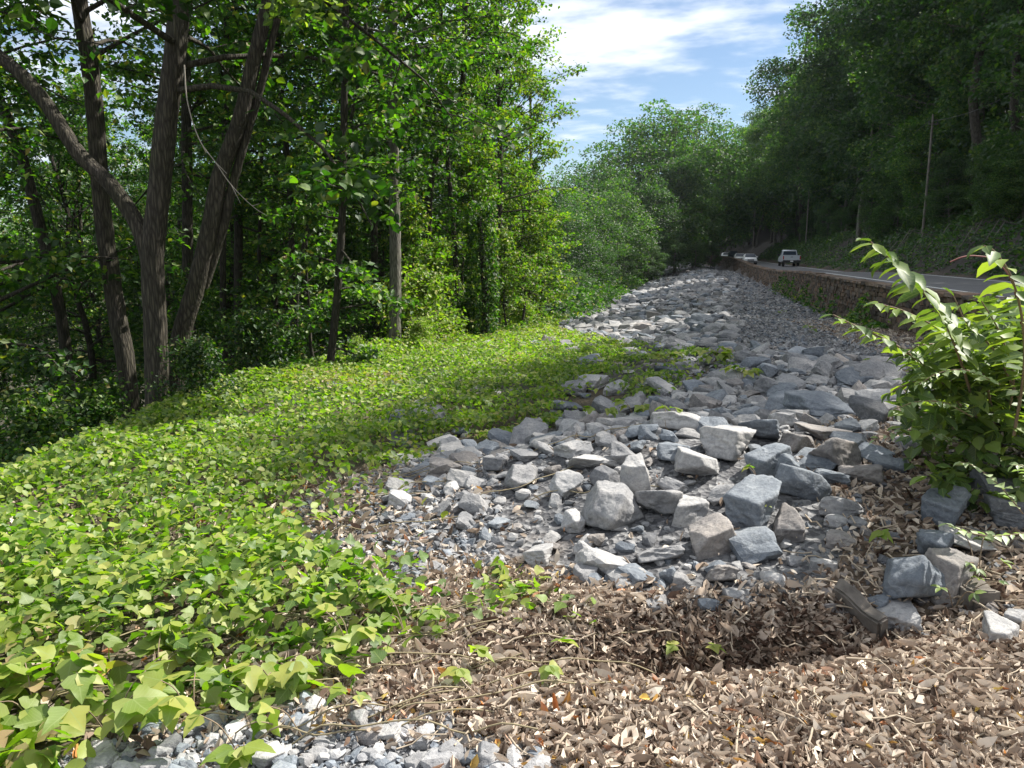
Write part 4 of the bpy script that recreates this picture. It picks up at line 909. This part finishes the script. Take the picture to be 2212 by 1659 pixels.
# wooded hillside right of the road
def hill_trees():
    pts = [(19.5, 12.4), (23.5, 13.2)]
    for y in np.arange(28, 120, 5.0): pts.append((y + rw.uniform(-1.5, 2), 12.6 + rw.uniform(-.8, 1.8)))
    for y in np.arange(120, 250, 8.5): pts.append((y + rw.uniform(-3, 3), 11.8 + rw.uniform(-.8, 2)))
    for y in np.arange(34, 240, 8.0): pts.append((y + rw.uniform(-3, 3), 18.5 + rw.uniform(-2, 2)))
    for y in np.arange(50, 240, 10.0): pts.append((y + rw.uniform(-3, 3), 26 + rw.uniform(-3, 3)))
    for y in np.arange(60, 240, 12.0): pts.append((y + rw.uniform(-3, 3), 36 + rw.uniform(-3, 3)))
    for i, (y, u) in enumerate(pts):
        x = float(wallx(y)) + u; front = u < 15.5; px = 1106 + 1659 * x / y
        lb = ('tall tree in the front row of the wooded hillside above the road' if front else 'tree higher up the dense wooded hillside right of the road')
        lm_, ln_ = min([(1975, 'tall pale utility pole'), (1730, 'second utility pole'), (1645, 'third utility pole'), (1860, 'yellow green hillside tree'), (2130, 'arching shrub')], key=lambda q: abs(q[0] - px))
        rel = 'behind' if abs(px - lm_) < 25 else ('left of' if px < lm_ else 'right of')
        row = 'front row' if front else 'second row' if u < 22 else 'third row' if u < 31 else 'topmost row'
        lb = f'{row} ' + ('tall' if i % 3 == 0 else 'broad' if i % 3 == 1 else 'rounded') + f' hillside tree {rel} the {ln_}'
        if y > 150: lb = 'distant tree on the wooded hillside beyond the road bend'
        sc = rw.uniform(.85, 1.15) * (1.25 if front and y < 26 else 1.12 if front and y < 50 else 1.5 if front and 90 < y < 170 else 1.28)
        place(HILLP[0 if y < 26 else rw.integers(4)], x, y, rw.uniform(0, 6.3), sc, lb, 'trees of the hillside above the road')
    # low growth on the cut bank
    nn = {}
    for i in range(64):
        y = rw.uniform(30, 150) if i < 44 else rw.uniform(36, 75); u = rw.uniform(11.0, 17) if i < 44 else rw.uniform(10.6, 12.5); x = float(wallx(y)) + u
        wx = rw.uniform(.8, 1.3); wz = rw.uniform(.7, 1.5); dw = ('broad' if wx > 1.05 else 'narrow') + (' tall' if wz > 1.2 else ' rounded' if wz > .95 else ' low')
        nn[dw] = nn.get(dw, 0) + 1; pole = 'near the bend' if y > 118 else 'halfway along' if y > 75 else 'near the fallen branches' if y < 52 else 'past the fallen branches'
        place(HILLP[3], x, y, rw.uniform(0, 6), (.34 * wx, .34, .26 * wz), dw + ' dark bush ' + pole + ', ' + ('on the cut bank' if u < 12.8 else 'under hillside trees') + (' right of the pole' if x / y > .53 else ' left of the pole' if x / y > .37 else ' beyond the truck'), 'bushes along the far roadside', 'bush')
    q = P(1830, 330, 62); place(LITP[0], float(wallx(62)) + 11.6, 62, 1.0, .55, 'small yellow green sunlit hillside tree standing out before the dark slope', 'trees of the hillside above the road')
hill_trees()
def roadside():
    rng = np.random.default_rng(83); n = 52000; y = 28 + 130 * rng.random(n) ** 1.2; u = 6.9 + 11 * rng.random(n); x = wallx(y) + u
    k = (fbm(x, y, 4, 95) > .30 + .14 * (y < 62)) ; x = x[k]; y = y[k]; u = u[k]; z = H(x, y) + rng.random(len(x)) ** .7 * (.3 + 2.4 * fbm(x, y, 3, 96) ** 1.6) * sst(u, 6.6, 9.5)
    o = obj('roadside_undergrowth', join_leaves('roadside_undergrowth', [leafarr(rng, np.stack([x, y, z], -1), .24, T_DIA, (.35, .4), .5, fbm(x, y, 2, 97))], M_HILLLEAF)); tagp(o, 'dark low growth covering the slope just beyond the road', 'undergrowth', kind='stuff')
    tb = []
    for i in range(46):
        yy = rng.uniform(36, 75); uu = rng.uniform(10, 16); xx = float(wallx(yy)) + uu; zz = float(H(xx, yy)); a = rng.uniform(2.4, 4.2); l = rng.uniform(1, 3.2)
        tb.append(tube([(xx, yy, zz + .15), (xx + math.cos(a) * l * .5, yy + .3, zz + rng.uniform(.2, .6)), (xx + math.cos(a) * l, yy, float(H(xx + math.cos(a) * l, yy)) + .25)], [.05, .04, .02], 5))
    o = obj('fallen_branches', mesh('fallen_branches', tb, M_BARKP)); tagp(o, 'fallen grey branches lying on the shaded slope beyond the road', 'branches', kind='stuff')
roadside()
# end of valley trees
for i in range(26):
    y = rw.uniform(190, 260); x = rw.uniform(15, 75)
    place(LITP[rw.integers(2)], x, y, rw.uniform(0, 6), rw.uniform(.8, 1.1), 'distant tree closing the valley beyond the road bend', 'distant trees closing the valley')

# ------------------------------------------------------------------ utility poles and wire
M_POLE = flat('pole_wood', (.15, .135, .115), .9, nz=.3, sc=6); M_WIRE = flat('wire', (.05, .05, .05), .5)
tops = []
for (y, u, h, lb) in [(30, 10.2, 9, 'weathered utility pole beside the road at the right edge'), (57, 10.0, 9.2, 'tall pale utility pole standing before the hillside right of the truck'), (115, 10.0, 8.8, 'second utility pole farther along the road'), (178, 9.8, 9.5, 'third thin utility pole in the distance'), (228, 9.5, 9, 'farthest utility pole near the road bend')]:
    x = float(wallx(y)) + u; z = float(H(x, y)); root = empty('utility_pole', (x, y, z), label=lb, cat='utility pole', group='utility poles along the road')
    obj('pole', mesh('pole', [tube([(0, 0, -.4), (0.02, 0, h * .5), (0, 0, h)], [.10, .085, .07], 8)], M_POLE), root)
    obj('crossarm', mesh('crossarm', [box((-.35, -.16, h - .72), (.35, -.10, h - .64))], M_POLE, False), root)
    for k in (-.3, .3): obj('insulator', mesh('insulator', [tube([(k, -.13, h - .63), (k, -.13, h - .48)], [.04, .03], 8)], M_WIRE), root)
    tops.append(np.array([x, y - .13, z + h - .48]))
for a, b, lb in zip(tops[:-1], tops[1:], ['wire sagging from the tall pale pole to the right edge', 'wire between the tall pale pole and the second pole', 'wire between the second and third poles', 'wire to the farthest pole']):
    p = [a + (b - a) * t + np.array([-.3, 0, -1.0 * 4 * t * (1 - t)]) for t in np.linspace(0, 1, 14)]
    o = obj('power_wire', mesh('power_wire', [tube(p, .014, 5)], M_WIRE)); tagp(o, lb, 'wire')

# ------------------------------------------------------------------ vehicles
M_GLASS = flat('dark_glass', (.02, .032, .05), .3, nz=.1); M_RUB = flat('tyre_rubber', (.025, .025, .025), .8); M_CHR = flat('chrome', (.6, .6, .62), .25, 1.0, .05); M_RED = flat('tail_lens', (.35, .02, .02), .2); M_LAMP = flat('head_lens', (.75, .75, .72), .15); M_BLK = flat('black_trim', (.03, .03, .03), .5); M_PLATE = flat('plate_white', (.7, .7, .7), .5)
def loft(secs):
    """sections (y, z0, z1, half width low, half width top) -> closed hull with softened corners"""
    V = []; n = 12
    for y, z0, z1, a, b in secs:
        h = z1 - z0; c = min(.08, h * .2)
        V += [(-a + c, y, z0), (-a, y, z0 + c), (-a, y, z0 + h * .45), (-(a + b) / 2 - .0, y, z0 + h * .7), (-b, y, z1 - c), (-b + c, y, z1), (b - c, y, z1), (b, y, z1 - c), ((a + b) / 2, y, z0 + h * .7), (a, y, z0 + h * .45), (a, y, z0 + c), (a - c, y, z0)]
    m = len(secs); F = [(i * n + j, i * n + (j + 1) % n, (i + 1) * n + (j + 1) % n, (i + 1) * n + j) for i in range(m - 1) for j in range(n)]
    parts = [(np.array(V, float), np.array(F))]
    e = np.array(V[:n], float); parts.append((e, np.array([list(range(n))]))); e2 = np.array(V[-n:], float); parts.append((e2, np.array([list(range(n))[::-1]])))
    return parts
def wheel(root, x, y, r=.36, w=.25):
    th = np.linspace(0, 2 * np.pi, 21)[:-1]; s = []
    prof = [(-w / 2, r * .62), (-w / 2, r * .95), (-w / 2 + .03, r), (w / 2 - .03, r), (w / 2, r * .95), (w / 2, r * .62)]
    V = np.array([(px_, math.cos(t) * q, math.sin(t) * q) for px_, q in prof for t in th]); n = 20
    F = np.array([(i * n + j, i * n + (j + 1) % n, (i + 1) * n + (j + 1) % n, (i + 1) * n + j) for i in range(5) for j in range(n)])
    ty = obj('wheel', mesh('tyre', [(V, F)], M_RUB), root, (x, y, r))
    V2 = np.array([(s_ * w * .42, math.cos(t) * r * .63, math.sin(t) * r * .63) for s_ in (-1, 1) for t in th] + [(-w * .30, 0, 0), (w * .30, 0, 0)])
    F2 = np.array([(j, (j + 1) % n, 2 * n) for j in range(n)] + [(n + j, n + (j + 1) % n, 2 * n + 1) for j in range(n)]); obj('rim', mesh('rim', [(V2, F2)], M_CHR), ty)
def quad(pts): return np.array(pts, float), np.array([[0, 1, 2, 3]])
def slab(pts, t):                                            # a panel with thickness, along its normal
    p = np.array(pts, float); n = np.cross(p[1] - p[0], p[3] - p[0]); n /= np.linalg.norm(n); q = p + n * t
    V = np.vstack([p, q]); F = np.array([(0, 1, 2, 3), (7, 6, 5, 4), (0, 4, 5, 1), (1, 5, 6, 2), (2, 6, 7, 3), (3, 7, 4, 0)]); return V, F
def pickup(loc, rz, paint):
    root = empty('pickup_truck', loc, rz, label='silver pickup truck driving away in the far lane', cat='pickup truck')
    obj('cab', mesh('cab', loft([(.3, .5, 1.86, .98, .78), (.5, .5, 1.97, .98, .80), (1.6, .5, 1.97, .98, .80), (2.3, .5, 1.25, .98, .86)]), paint), root)
    obj('hood', mesh('hood', loft([(2.2, .5, 1.25, .98, .90), (3.4, .5, 1.18, .98, .9), (3.6, .55, 1.05, .92, .85)]), paint), root)
    bed = [box((-1.0, -2.0, .62), (-.9, .3, 1.32)), box((.9, -2.0, .62), (1.0, .3, 1.32)), box((-.9, -2.0, .62), (.9, .3, .74)), box((-.9, .22, .74), (.9, .3, 1.32))]
    obj('bed', mesh('bed', bed, paint, False), root)
    tg = obj('tailgate', mesh('tailgate', [box((-.86, -2.06, .78), (.86, -1.99, 1.33)), box((-.7, -2.075, 1.20), (.7, -2.06, 1.28))], paint, False), root)
    obj('handle', mesh('handle', [box((-.12, -2.09, 1.10), (.12, -2.062, 1.16))], M_BLK, False), tg)
    bp = obj('rear_bumper', mesh('rear_bumper', [box((-.98, -2.2, .46), (.98, -2.0, .76))], M_BLK, False), root)
    obj('licence_plate', mesh('licence_plate', [box((-.16, -2.215, .57), (.16, -2.203, .72))], M_PLATE, False), bp)
    for s in (-1, 1): obj('taillight', mesh('taillight', [box((s * .99 - (.11 if s > 0 else 0), -2.07, .86), (s * .99 + (.11 if s < 0 else 0), -1.97, 1.26))], M_RED, False), root)
    obj('rear_window', mesh('rear_window', [slab([(-.76, .29, 1.36), (.76, .29, 1.36), (.70, .29, 1.80), (-.70, .29, 1.80)], .03)], M_GLASS, False), root)
    for s in (-1, 1):
        obj('side_window', mesh('side_window', [slab([(s * .965, .55, 1.35), (s * .965, 1.75, 1.35), (s * .83, 1.55, 1.85), (s * .83, .6, 1.85)], .02 * -s)], M_GLASS, False), root)
        obj('side_mirror', mesh('side_mirror', [box((s * 1.02 - .0, 1.6, 1.25), (s * 1.22, 1.7, 1.48))], M_BLK, False), root)
        for y in (-1.1, 2.65): wheel(root, s * .84, y, .40, .27)
    return root
def car(loc, rz, paint, label, suv=False):
    root = empty('car', loc, rz, label=label, cat='car', group='cars coming along the road'); h = 1.85 if suv else 1.47
    obj('body', mesh('body', loft([(-2.2, .32, .72, .84, .72), (-2.1, .28, .88, .9, .80), (-1.0, .28, 1.0, .92, .85), (2.0, .28, 1.02, .92, .85), (2.25, .32, .95, .86, .78)]), paint), root)
    obj('cabin', mesh('cabin', loft([(-1.15, .95, 1.0, .84, .82), (-.45, .95, h - .04, .84, .66), (0.2, .95, h, .84, .68), (1.5, .95, h - .02, .84, .68), (2.0 if not suv else 2.1, .95, 1.02 if not suv else h - .3, .84, .78)]), paint), root)
    w = slab([(-.76, -1.20, 1.01), (.76, -1.20, 1.01), (.62, -.52, h - .07), (-.62, -.52, h - .07)], .05); obj('windshield', mesh('windshield', [w], M_GLASS, False), root)
    obj('grille', mesh('grille', [box((-.45, -2.215, .52), (.45, -2.15, .70))], M_BLK, False), root)
    obj('bumper', mesh('bumper', [box((-.84, -2.27, .30), (.84, -2.14, .47))], M_BLK, False), root)
    for s in (-1, 1):
        obj('headlight', mesh('headlight', [box((s * .66 - .16, -2.20, .56), (s * .66 + .16, -2.08, .72))], M_LAMP, False), root)
        obj('side_window', mesh('side_window', [slab([(s * .85, -.7, 1.04), (s * .85, 1.5, 1.04), (s * .71, 1.35, h - .12), (s * .71, -.4, h - .12)], -.02 * s)], M_GLASS, False), root)
        obj('side_mirror', mesh('side_mirror', [box((s * .95 - .07, -.85, .98), (s * .95 + .09, -.75, 1.12))], paint, False), root)
        for y in (-1.35, 1.4): wheel(root, s * .80, y, .34, .22)
    return root
M_SILV = flat('silver_paint', (.52, .55, .58), .3, .3, .04, 3); M_WHT = flat('white_paint', (.78, .78, .78), .3, 0, .04, 3); M_DRK = flat('black_paint', (.035, .04, .05), .25, 0, .1, 3)
def road_pos(px, d):
    x = (px - 1106) / 1659 * d; return (x, d, float(roadz(d)) + .005)
pickup(road_pos(1698, 94), -R(13), M_SILV)
hd = -R(13)
car(road_pos(1613, 112), hd, M_WHT, 'white car nearest in the row of oncoming cars')
car(road_pos(1592, 128), hd, M_WHT, 'pale car just behind the nearest oncoming white car')
car(road_pos(1577, 146), hd + R(1), M_DRK, 'dark sport utility vehicle third in the oncoming row', True)
car(road_pos(1562, 168), hd + R(3), M_WHT, 'last white car of the oncoming row at the parapet end')

# ------------------------------------------------------------------ concrete slab, shrub, sprigs
def slab_block():
    q = G(1872, 1395); cm = flat('old_concrete', (.13, .115, .10), .95, nz=.5, sc=9)
    bm = bmesh.new(); bmesh.ops.create_cube(bm, size=1); bmesh.ops.scale(bm, vec=(.075, .30, .26), verts=bm.verts); bmesh.ops.bevel(bm, geom=bm.edges[:], offset=.012, segments=2, affect='EDGES'); bmesh.ops.subdivide_edges(bm, edges=[e for e in bm.edges if e.calc_length() > .04], cuts=5, use_grid_fill=True)
    rn = np.random.default_rng(3); K = rn.normal(size=(8, 3)) * 22
    for v in bm.verts:
        f = float(np.sum(np.sin(K @ np.array(v.co[:])) * .0035)); v.co += v.co.normalized() * f; v.co.z += .05 * v.co.y * (1 if v.co.z > 0 else 0) + .008 * math.sin(v.co.y * 31) * (v.co.z > 0)
    me = bpy.data.meshes.new('concrete_slab'); bm.to_mesh(me); bm.free(); me.materials.append(cm); o = obj('concrete_slab', me)
    o.location = (q[0] + .02, q[1] + .14, q[2] + .06); o.rotation_euler = (R(14), R(-16), R(20)); tagp(o, 'dark weathered concrete slab standing on edge beside the hollow', 'concrete slab')
    o2 = obj('concrete_block', me.copy()); w = G(2150, 1350); o2.location = (w[0], w[1] + .2, w[2] + .04); o2.scale = (2.2, .6, .55); o2.rotation_euler = (0, R(4), R(10)); tagp(o2, 'dark concrete block in the shade under the shrub at right', 'concrete block')
slab_block()
rs = np.random.default_rng(90)
def leafmesh(k, mat, tm=T_OV, tint=.5):
    V, F = tm; V = V.copy(); V[:, 1] *= .68 if tm is T_OV else 1; V[:, 2] += rs.normal(0, .015, len(V)) - .10 * V[:, 0] ** 2; return mesh('leaf', [(V, F)], mat, True, np.tile([tint, .4 + .2 * rs.random(), 0, 1], (len(V), 1)) * [1, 1, 0, 0] + np.stack([V[:, 0] * 0, V[:, 0] * 0, V[:, 0], V[:, 1] + .5], -1))
SLV = [leafmesh(k, M_SHRUBLEAF, T_OV, t) for k, t in enumerate((.25, .45, .65, .85, .95))]
PALE = leafmat('pale_leaflet', [(0, (.22, .30, .14)), (1, (.38, .44, .24))], trans=(.4, .5, .2), tf=.3, gloss=.08)
PLV = [leafmesh(k, PALE, T_DIA if k else T_OV, .3 + .3 * k) for k in range(2)]
KLV = [leafmesh(k, M_KUDZU, T_KZ, t) for k, t in enumerate((.35, .6, .85))]
M_CANE = flat('shrub_stem', (.20, .15, .10), .8)
def orient(o, d, up=(0, 0, 1), roll=0):
    d = Vector(d).normalized(); s = Vector(up).cross(d); s = s.normalized() if s.length > 1e-4 else Vector((1, 0, 0)); n = d.cross(s)
    M = Matrix((d, s, n)).transposed(); M = M @ Matrix.Rotation(roll, 3, 'X'); o.rotation_euler = M.to_euler()
def sprig(parent, path, r0, r1, lv, size, step, droop=.5, side=1.0, name='branch', mat=None, pair=True):
    path = catmull(path, 6); inv = np.array(parent.location)
    b = obj(name, mesh(name, [tube(path - inv, np.linspace(r0, r1, len(path)), 6)], mat or M_CANE), parent)
    seg = np.r_[0, np.cumsum(np.linalg.norm(np.diff(path, axis=0), axis=1))]; tot = seg[-1]; s = step * 1.2; k = 0
    while s < tot + .001:
        p = np.array([np.interp(s, seg, path[:, i]) for i in range(3)]); p2 = np.array([np.interp(min(tot, s + .02), seg, path[:, i]) for i in range(3)]); t = p2 - p
        if np.linalg.norm(t) < 1e-6: t = path[-1] - path[-2]
        t /= np.linalg.norm(t); sd_ = np.cross(t, [0, 0, 1]); sd_ /= np.linalg.norm(sd_) + 1e-9
        for sg in ((-1, 1) if pair else ((-1) ** k,)):
            if rs.random() < .10: continue
            d = t * .45 + sd_ * sg * side + np.array([0, 0, -droop]) + rs.normal(0, .18, 3)
            o = obj('leaf', lv[rs.integers(len(lv))], b, p - inv); z = size * rs.uniform(.62, 1.25) * (.75 + .35 * math.sin(math.pi * min(1, s / tot))); o.scale = (z, z, z); orient(o, d, roll=rs.normal(0, .35))
        s += step; k += 1
    o = obj('leaf', lv[0], b, path[-1] - inv); o.scale = (size * .7,) * 3; orient(o, path[-1] - path[-2] + np.array([0, 0, -.01])); return b
def shrub():
    base = G(2140, 1010); base[1] = 5.2; base[0] = (2140 - 1106) / 1659 * 5.2 * 1.03; base[2] = H(base[0], base[1])
    root = empty('shrub', tuple(base), label='large leafy shrub arching over the rocks from the right edge', cat='shrub')
    def pp(l): return [P(a, b, d) for a, b, d in l]
    sprig(root, pp([(2120, 960, 4.6), (2105, 880, 4.4), (2075, 780, 4.2), (2040, 695, 4.0), (1990, 625, 3.9), (1935, 570, 3.8), (1880, 522, 3.7)]), .011, .003, SLV, .150, .048, .7)
    sprig(root, pp([(2110, 930, 4.6), (2040, 830, 4.4), (1960, 762, 4.2), (1890, 722, 4.1), (1840, 700, 4.0), (1800, 680, 4.0)]), .008, .003, SLV, .110, .050, .35)
    sprig(root, pp([(2150, 930, 4.5), (2120, 800, 4.3), (2040, 720, 4.2), (1960, 675, 4.1), (1895, 655, 4.1)]), .008, .003, SLV, .110, .050, .35)
    sprig(root, pp([(2190, 940, 4.2), (2212, 800, 4.0), (2208, 690, 3.9), (2185, 600, 3.8), (2150, 545, 3.8), (2125, 530, 3.8)]), .009, .003, SLV, .145, .05, .6)
    sprig(root, pp([(2160, 900, 4.7), (2100, 790, 4.5), (2050, 750, 4.4), (1990, 745, 4.3), (1950, 770, 4.2)]), .007, .003, SLV, .11, .065, .4)
    sprig(root, pp([(2120, 960, 4.7), (2060, 850, 4.5), (2010, 820, 4.4), (1960, 830, 4.3), (1920, 850, 4.3)]), .007, .003, SLV, .10, .06, .4)
    sprig(root, pp([(2170, 920, 4.3), (2190, 820, 4.2), (2160, 720, 4.1), (2120, 650, 4.0)]), .007, .003, SLV, .12, .065, .4)
    sprig(root, pp([(2200, 860, 4.3), (2150, 760, 4.1), (2090, 700, 4.0), (2060, 640, 4.0)]), .007, .003, SLV, .11, .065, .4)
    # compound pale fronds
    for l in ([(2080, 960, 4.5), (2030, 940, 4.4), (1960, 930, 4.3), (1890, 950, 4.3)], [(2210, 1110, 3.8), (2160, 1050, 3.8), (2110, 1010, 3.8), (2075, 998, 3.8)], [(2230, 1150, 3.5), (2150, 1158, 3.5), (2090, 1150, 3.5), (2045, 1132, 3.5)], [(2240, 1050, 3.9), (2215, 1010, 3.8), (2190, 1005, 3.8)], [(2100, 900, 4.2), (2040, 870, 4.1), (1980, 868, 4.1), (1930, 885, 4.1)], [(2160, 830, 4.0), (2090, 800, 3.9), (2030, 805, 3.9), (1985, 830, 3.9)]):
        sprig(root, pp(l), .004, .002, PLV, .062, .042, .1, 1.2)
    inv = np.array(root.location)
    c = catmull(pp([(2052, 566, 4.4), (2080, 555, 4.4), (2110, 553, 4.4), (2150, 563, 4.4), (2185, 608, 4.4), (2205, 700, 4.5)]), 6); obj('bare_cane', mesh('bare_cane', [tube(c - inv, .004, 6)], flat('red_cane', (.22, .09, .08), .7)), root)
    # main stems
    st = []
    for (a, b, d) in [(2150, 700, 4.7), (2090, 780, 4.6), (2210, 720, 4.6), (2180, 850, 4.4)]:
        e = P(a, b, d); st.append(tube(catmull([base - [0, 0, .15], base * .6 + e * .4 + rs.normal(0, .04, 3), e], 5) - inv, np.linspace(.028, .008, 11), 8))
    obj('stem', mesh('stem', st, M_BARKD), root)
    n = 14000; px = rs.uniform(1860, 2460, n); py = rs.uniform(600, 1140, n); k = ((px - 2210) / 255) ** 2 + ((py - 880) / 240) ** 2 < 1 + rs.normal(0, .12, n); px = px[k]; py = py[k]
    dd = rs.uniform(4.2, 5.6, len(px)); pts = np.array([P(a, b, d) for a, b, d in zip(px, py, dd)]); kk = vn(pts[:, 0] * 2.2 + pts[:, 1], pts[:, 2] * 2.2, .36, 6) > .50; pts = pts[kk]
    fr = pts[:, 1] < 4.8; a = leafarr(rs, pts[fr], .095, T_OV, (.4, .4), .5, tb=.05); a2 = leafarr(rs, pts[~fr], .11, T_DIA, (.4, .4), .5, tb=-.15); o = obj('foliage', join_leaves('foliage', [a, a2], M_SHRUBLEAF), root, base * 0 - inv); o['kind'] = 'stuff'  # rear leaves tinted darker, shade inside the shrub put into colour
shrub()
# small plants
def plant(px, py, n, size, label, mat_leaves, h=.15, cat='plant', group=None, spread=.12):
    b = G(px, py); root = empty('small_plant', tuple(b), label=label, cat=cat, group=group); inv = np.array(b)
    for k in range(n):
        a = rs.uniform(0, 6.28); e = np.array([math.cos(a) * spread, math.sin(a) * spread, h]) * rs.uniform(.6, 1.1); m = e * .5 + np.array([0, 0, h * .25])
        p = catmull([np.zeros(3), m, e], 4); s = obj('stalk', mesh('stalk', [tube(p, .0025, 5)], M_CANE), root)
        for j in (-1, 0, 1):
            o = obj('leaf', mat_leaves[rs.integers(len(mat_leaves))], s, e); z = size * rs.uniform(.8, 1.15); o.scale = (z,) * 3
            orient(o, (math.cos(a + j * 1.1), math.sin(a + j * 1.1), rs.normal(-.25, .25)), roll=rs.normal(0, .3))
PG = 'kudzu shoots over the stones'
for (px, py, n, s, lb) in [(1490, 1445, 2, .075, 'lone green kudzu shoot in the litter below the rocks'), (1150, 1490, 2, .085, 'green shoot standing in the leaf litter right of the kudzu'), (1000, 1480, 2, .08, 'kudzu shoot beside the brown leaves left of centre'),
                           (660, 1605, 2, .075, 'pale green shoot growing up through the foreground gravel'), (530, 1655, 3, .10, 'broad kudzu leaf at the bottom edge over the gravel'), (720, 1580, 1, .06, 'tiny sprig between gravel stones'),
                           (1640, 1060, 2, .055, 'small green sprig on top of the blue slab'), (1640, 1130, 2, .05, 'tiny sprig at the foot of the blue slab'), (1440, 800, 8, .15, 'bright kudzu shoot over rocks at the heap crest'), (1540, 790, 11, .17, 'bright yellow green kudzu shoot on the crest rocks'),
                           (1600, 830, 6, .13, 'kudzu shoot trailing onto the shaded rocks'), (1370, 905, 5, .11, 'kudzu shoot among the pale boulders'), (1300, 915, 5, .11, 'kudzu shoot at the left crest boulders'), (1440, 935, 3, .09, 'small leaf pair over the wide pale boulder'),
                           (1890, 1190, 1, .08, 'single dark green leaf in the shaded litter'), (240, 1600, 5, .13, 'large kudzu clump at the lower left corner'), (80, 1580, 5, .13, 'large kudzu leaves at the left edge'), (420, 1570, 4, .12, 'kudzu clump leaning over the gravel edge'),
                           (600, 1500, 4, .11, 'kudzu clump between litter and gravel'), (340, 1500, 5, .12, 'tall kudzu clump behind the lower left corner'), (760, 1420, 4, .10, 'kudzu clump at the litter edge'), (880, 1390, 3, .09, 'thin kudzu clump over brown leaves')]:
    plant(px, py, n, s, lb, KLV, h=.10 + s, group=PG, spread=.05 + s * .9)
for (px, py, n, s, lb) in [(2110, 1260, 7, .05, 'yellow green weed in front of the big brown boulder'), (1690, 680, 5, .12, 'green plant growing at the foot of the wall'), (1750, 720, 5, .12, 'leafy plant on the gravel shelf near the wall'), (1900, 800, 6, .10, 'leafy plant in front of the wall left of the shrub'), (2060, 1320, 4, .045, 'small weed beside the pale lit stone')]:
    plant(px, py, n, s, lb, SLV, h=.18, group='weeds beside wall and boulders', spread=.16)
# vines hanging on the wall
def wall_vines():
    rng = np.random.default_rng(33)
    for (y0, y1, dens, lb) in [(34, 60, 800, 'dark green vine mass draped over the middle of the wall'), (25, 31, 450, 'leafy vines climbing the nearer wall face'), (12, 20, 900, 'vines on the wall behind the shrub')]:
        n = dens; y = rng.uniform(y0, y1, n); t = rng.random(n); u = -.15 - .5 * rng.random(n) * (1 - t) - .25 * fbm(y, t, .8, 3); x = wallx(y) + u; zb = H(x, y); z = zb + (walltop(y) + .12 - zb) * t * (.1 + 1.15 * fbm(y, y * 0, 1.8, 8) ** 1.6)
        b = (float(wallx((y0 + y1) / 2)) - .3, (y0 + y1) / 2, float(H(wallx((y0 + y1) / 2) - .3, (y0 + y1) / 2))); a = leafarr(rng, np.stack([x, y, z], -1) - np.array(b), .13 + .002 * (y0), T_DIA, (.6, .4), .5)
        o = obj('wall_vines', join_leaves('wall_vines', [a], M_WOODLEAF), None, b); tagp(o, lb, 'vines', 'vines on the stone wall')
wall_vines()
# bare dead branch hanging before the forked tree
def dead_branch():
    pts = [P(a, b, 9.5) for a, b in [(398, 140), (405, 220), (430, 300), (465, 350), (500, 400), (545, 445), (578, 467)]]; c = catmull(pts, 6)
    root = empty('dead_branch', tuple(pts[0]), label='thin pale bare branch hanging in front of the forked tree', cat='branch'); inv = pts[0]; m = flat('pale_twig', (.30, .27, .23), .8)
    obj('twig', mesh('twig', [tube(c - inv, np.linspace(.008, .003, len(c)), 6)], m), root)
    for (a, b, e, f) in [(465, 350, 490, 375), (500, 400, 520, 440), (430, 300, 445, 330), (545, 445, 560, 440)]:
        obj('twig', mesh('twig', [tube(np.array([P(a, b, 9.5), P(e, f, 9.45)]) - inv, [.005, .002], 5)], m), root)
dead_branch()

def far_woods():
    rng = np.random.default_rng(55); P_ = []; C_ = []
    for i in range(260):
        y = rng.uniform(95, 330); u = -22 - rng.random() * 150; x = float(wallx(y)) + u
        if x / y < -1.0: continue
        h = rng.uniform(11, 19); n = 150; d = rng.normal(size=(n, 3)); d /= np.linalg.norm(d, axis=1)[:, None]; d *= rng.uniform(.75, 1.0, (n, 1))
        p = d * np.array([5, 5, h * .5]) + np.array([x, y, float(H(x, y)) + h * .55]) + rng.normal(0, .5, (n, 3)); P_.append(p); C_.append(np.clip(rng.normal(.5, .25, n), 0, 1))
    for i in range(620):
        y = rng.uniform(180, 600); u = rng.uniform(12, 190); x = float(wallx(y)) + u
        h = rng.uniform(14, 22); n = 100; d = rng.normal(size=(n, 3)); d /= np.linalg.norm(d, axis=1)[:, None]; d *= rng.uniform(.75, 1.0, (n, 1))
        p = d * np.array([7.5, 7.5, h * .5]) + np.array([x, y, float(H(x, y)) + h * .55]) + rng.normal(0, .5, (n, 3)); P_.append(p); C_.append(np.clip(rng.normal(.5, .25, n), 0, 1))
    o = obj('distant_woods', join_leaves('distant_woods', [leafarr(rng, np.concatenate(P_), 1.25, T_DIA, (.3, .4), .5, np.concatenate(C_))], M_WOODLEAF)); tagp(o, 'distant woods closing the view at the far end of the valley', 'woods', kind='stuff')
far_woods()


def haze():
    m, nt, N, L = newmat('haze_air'); v = N('ShaderNodeVolumePrincipled'); v.inputs['Density'].default_value = 0.00012; v.inputs['Color'].default_value = (.82, .90, 1, 1); v.inputs['Anisotropy'].default_value = .3
    o = N('ShaderNodeOutputMaterial'); L(v.outputs[0], o.inputs['Volume'])
    h = obj('haze', mesh('haze', [box((-340, -70, -60), (430, 640, 75))], m, False)); tagp(h, kind='stuff', label='thin pale haze softening the far trees', cat='haze')
haze()
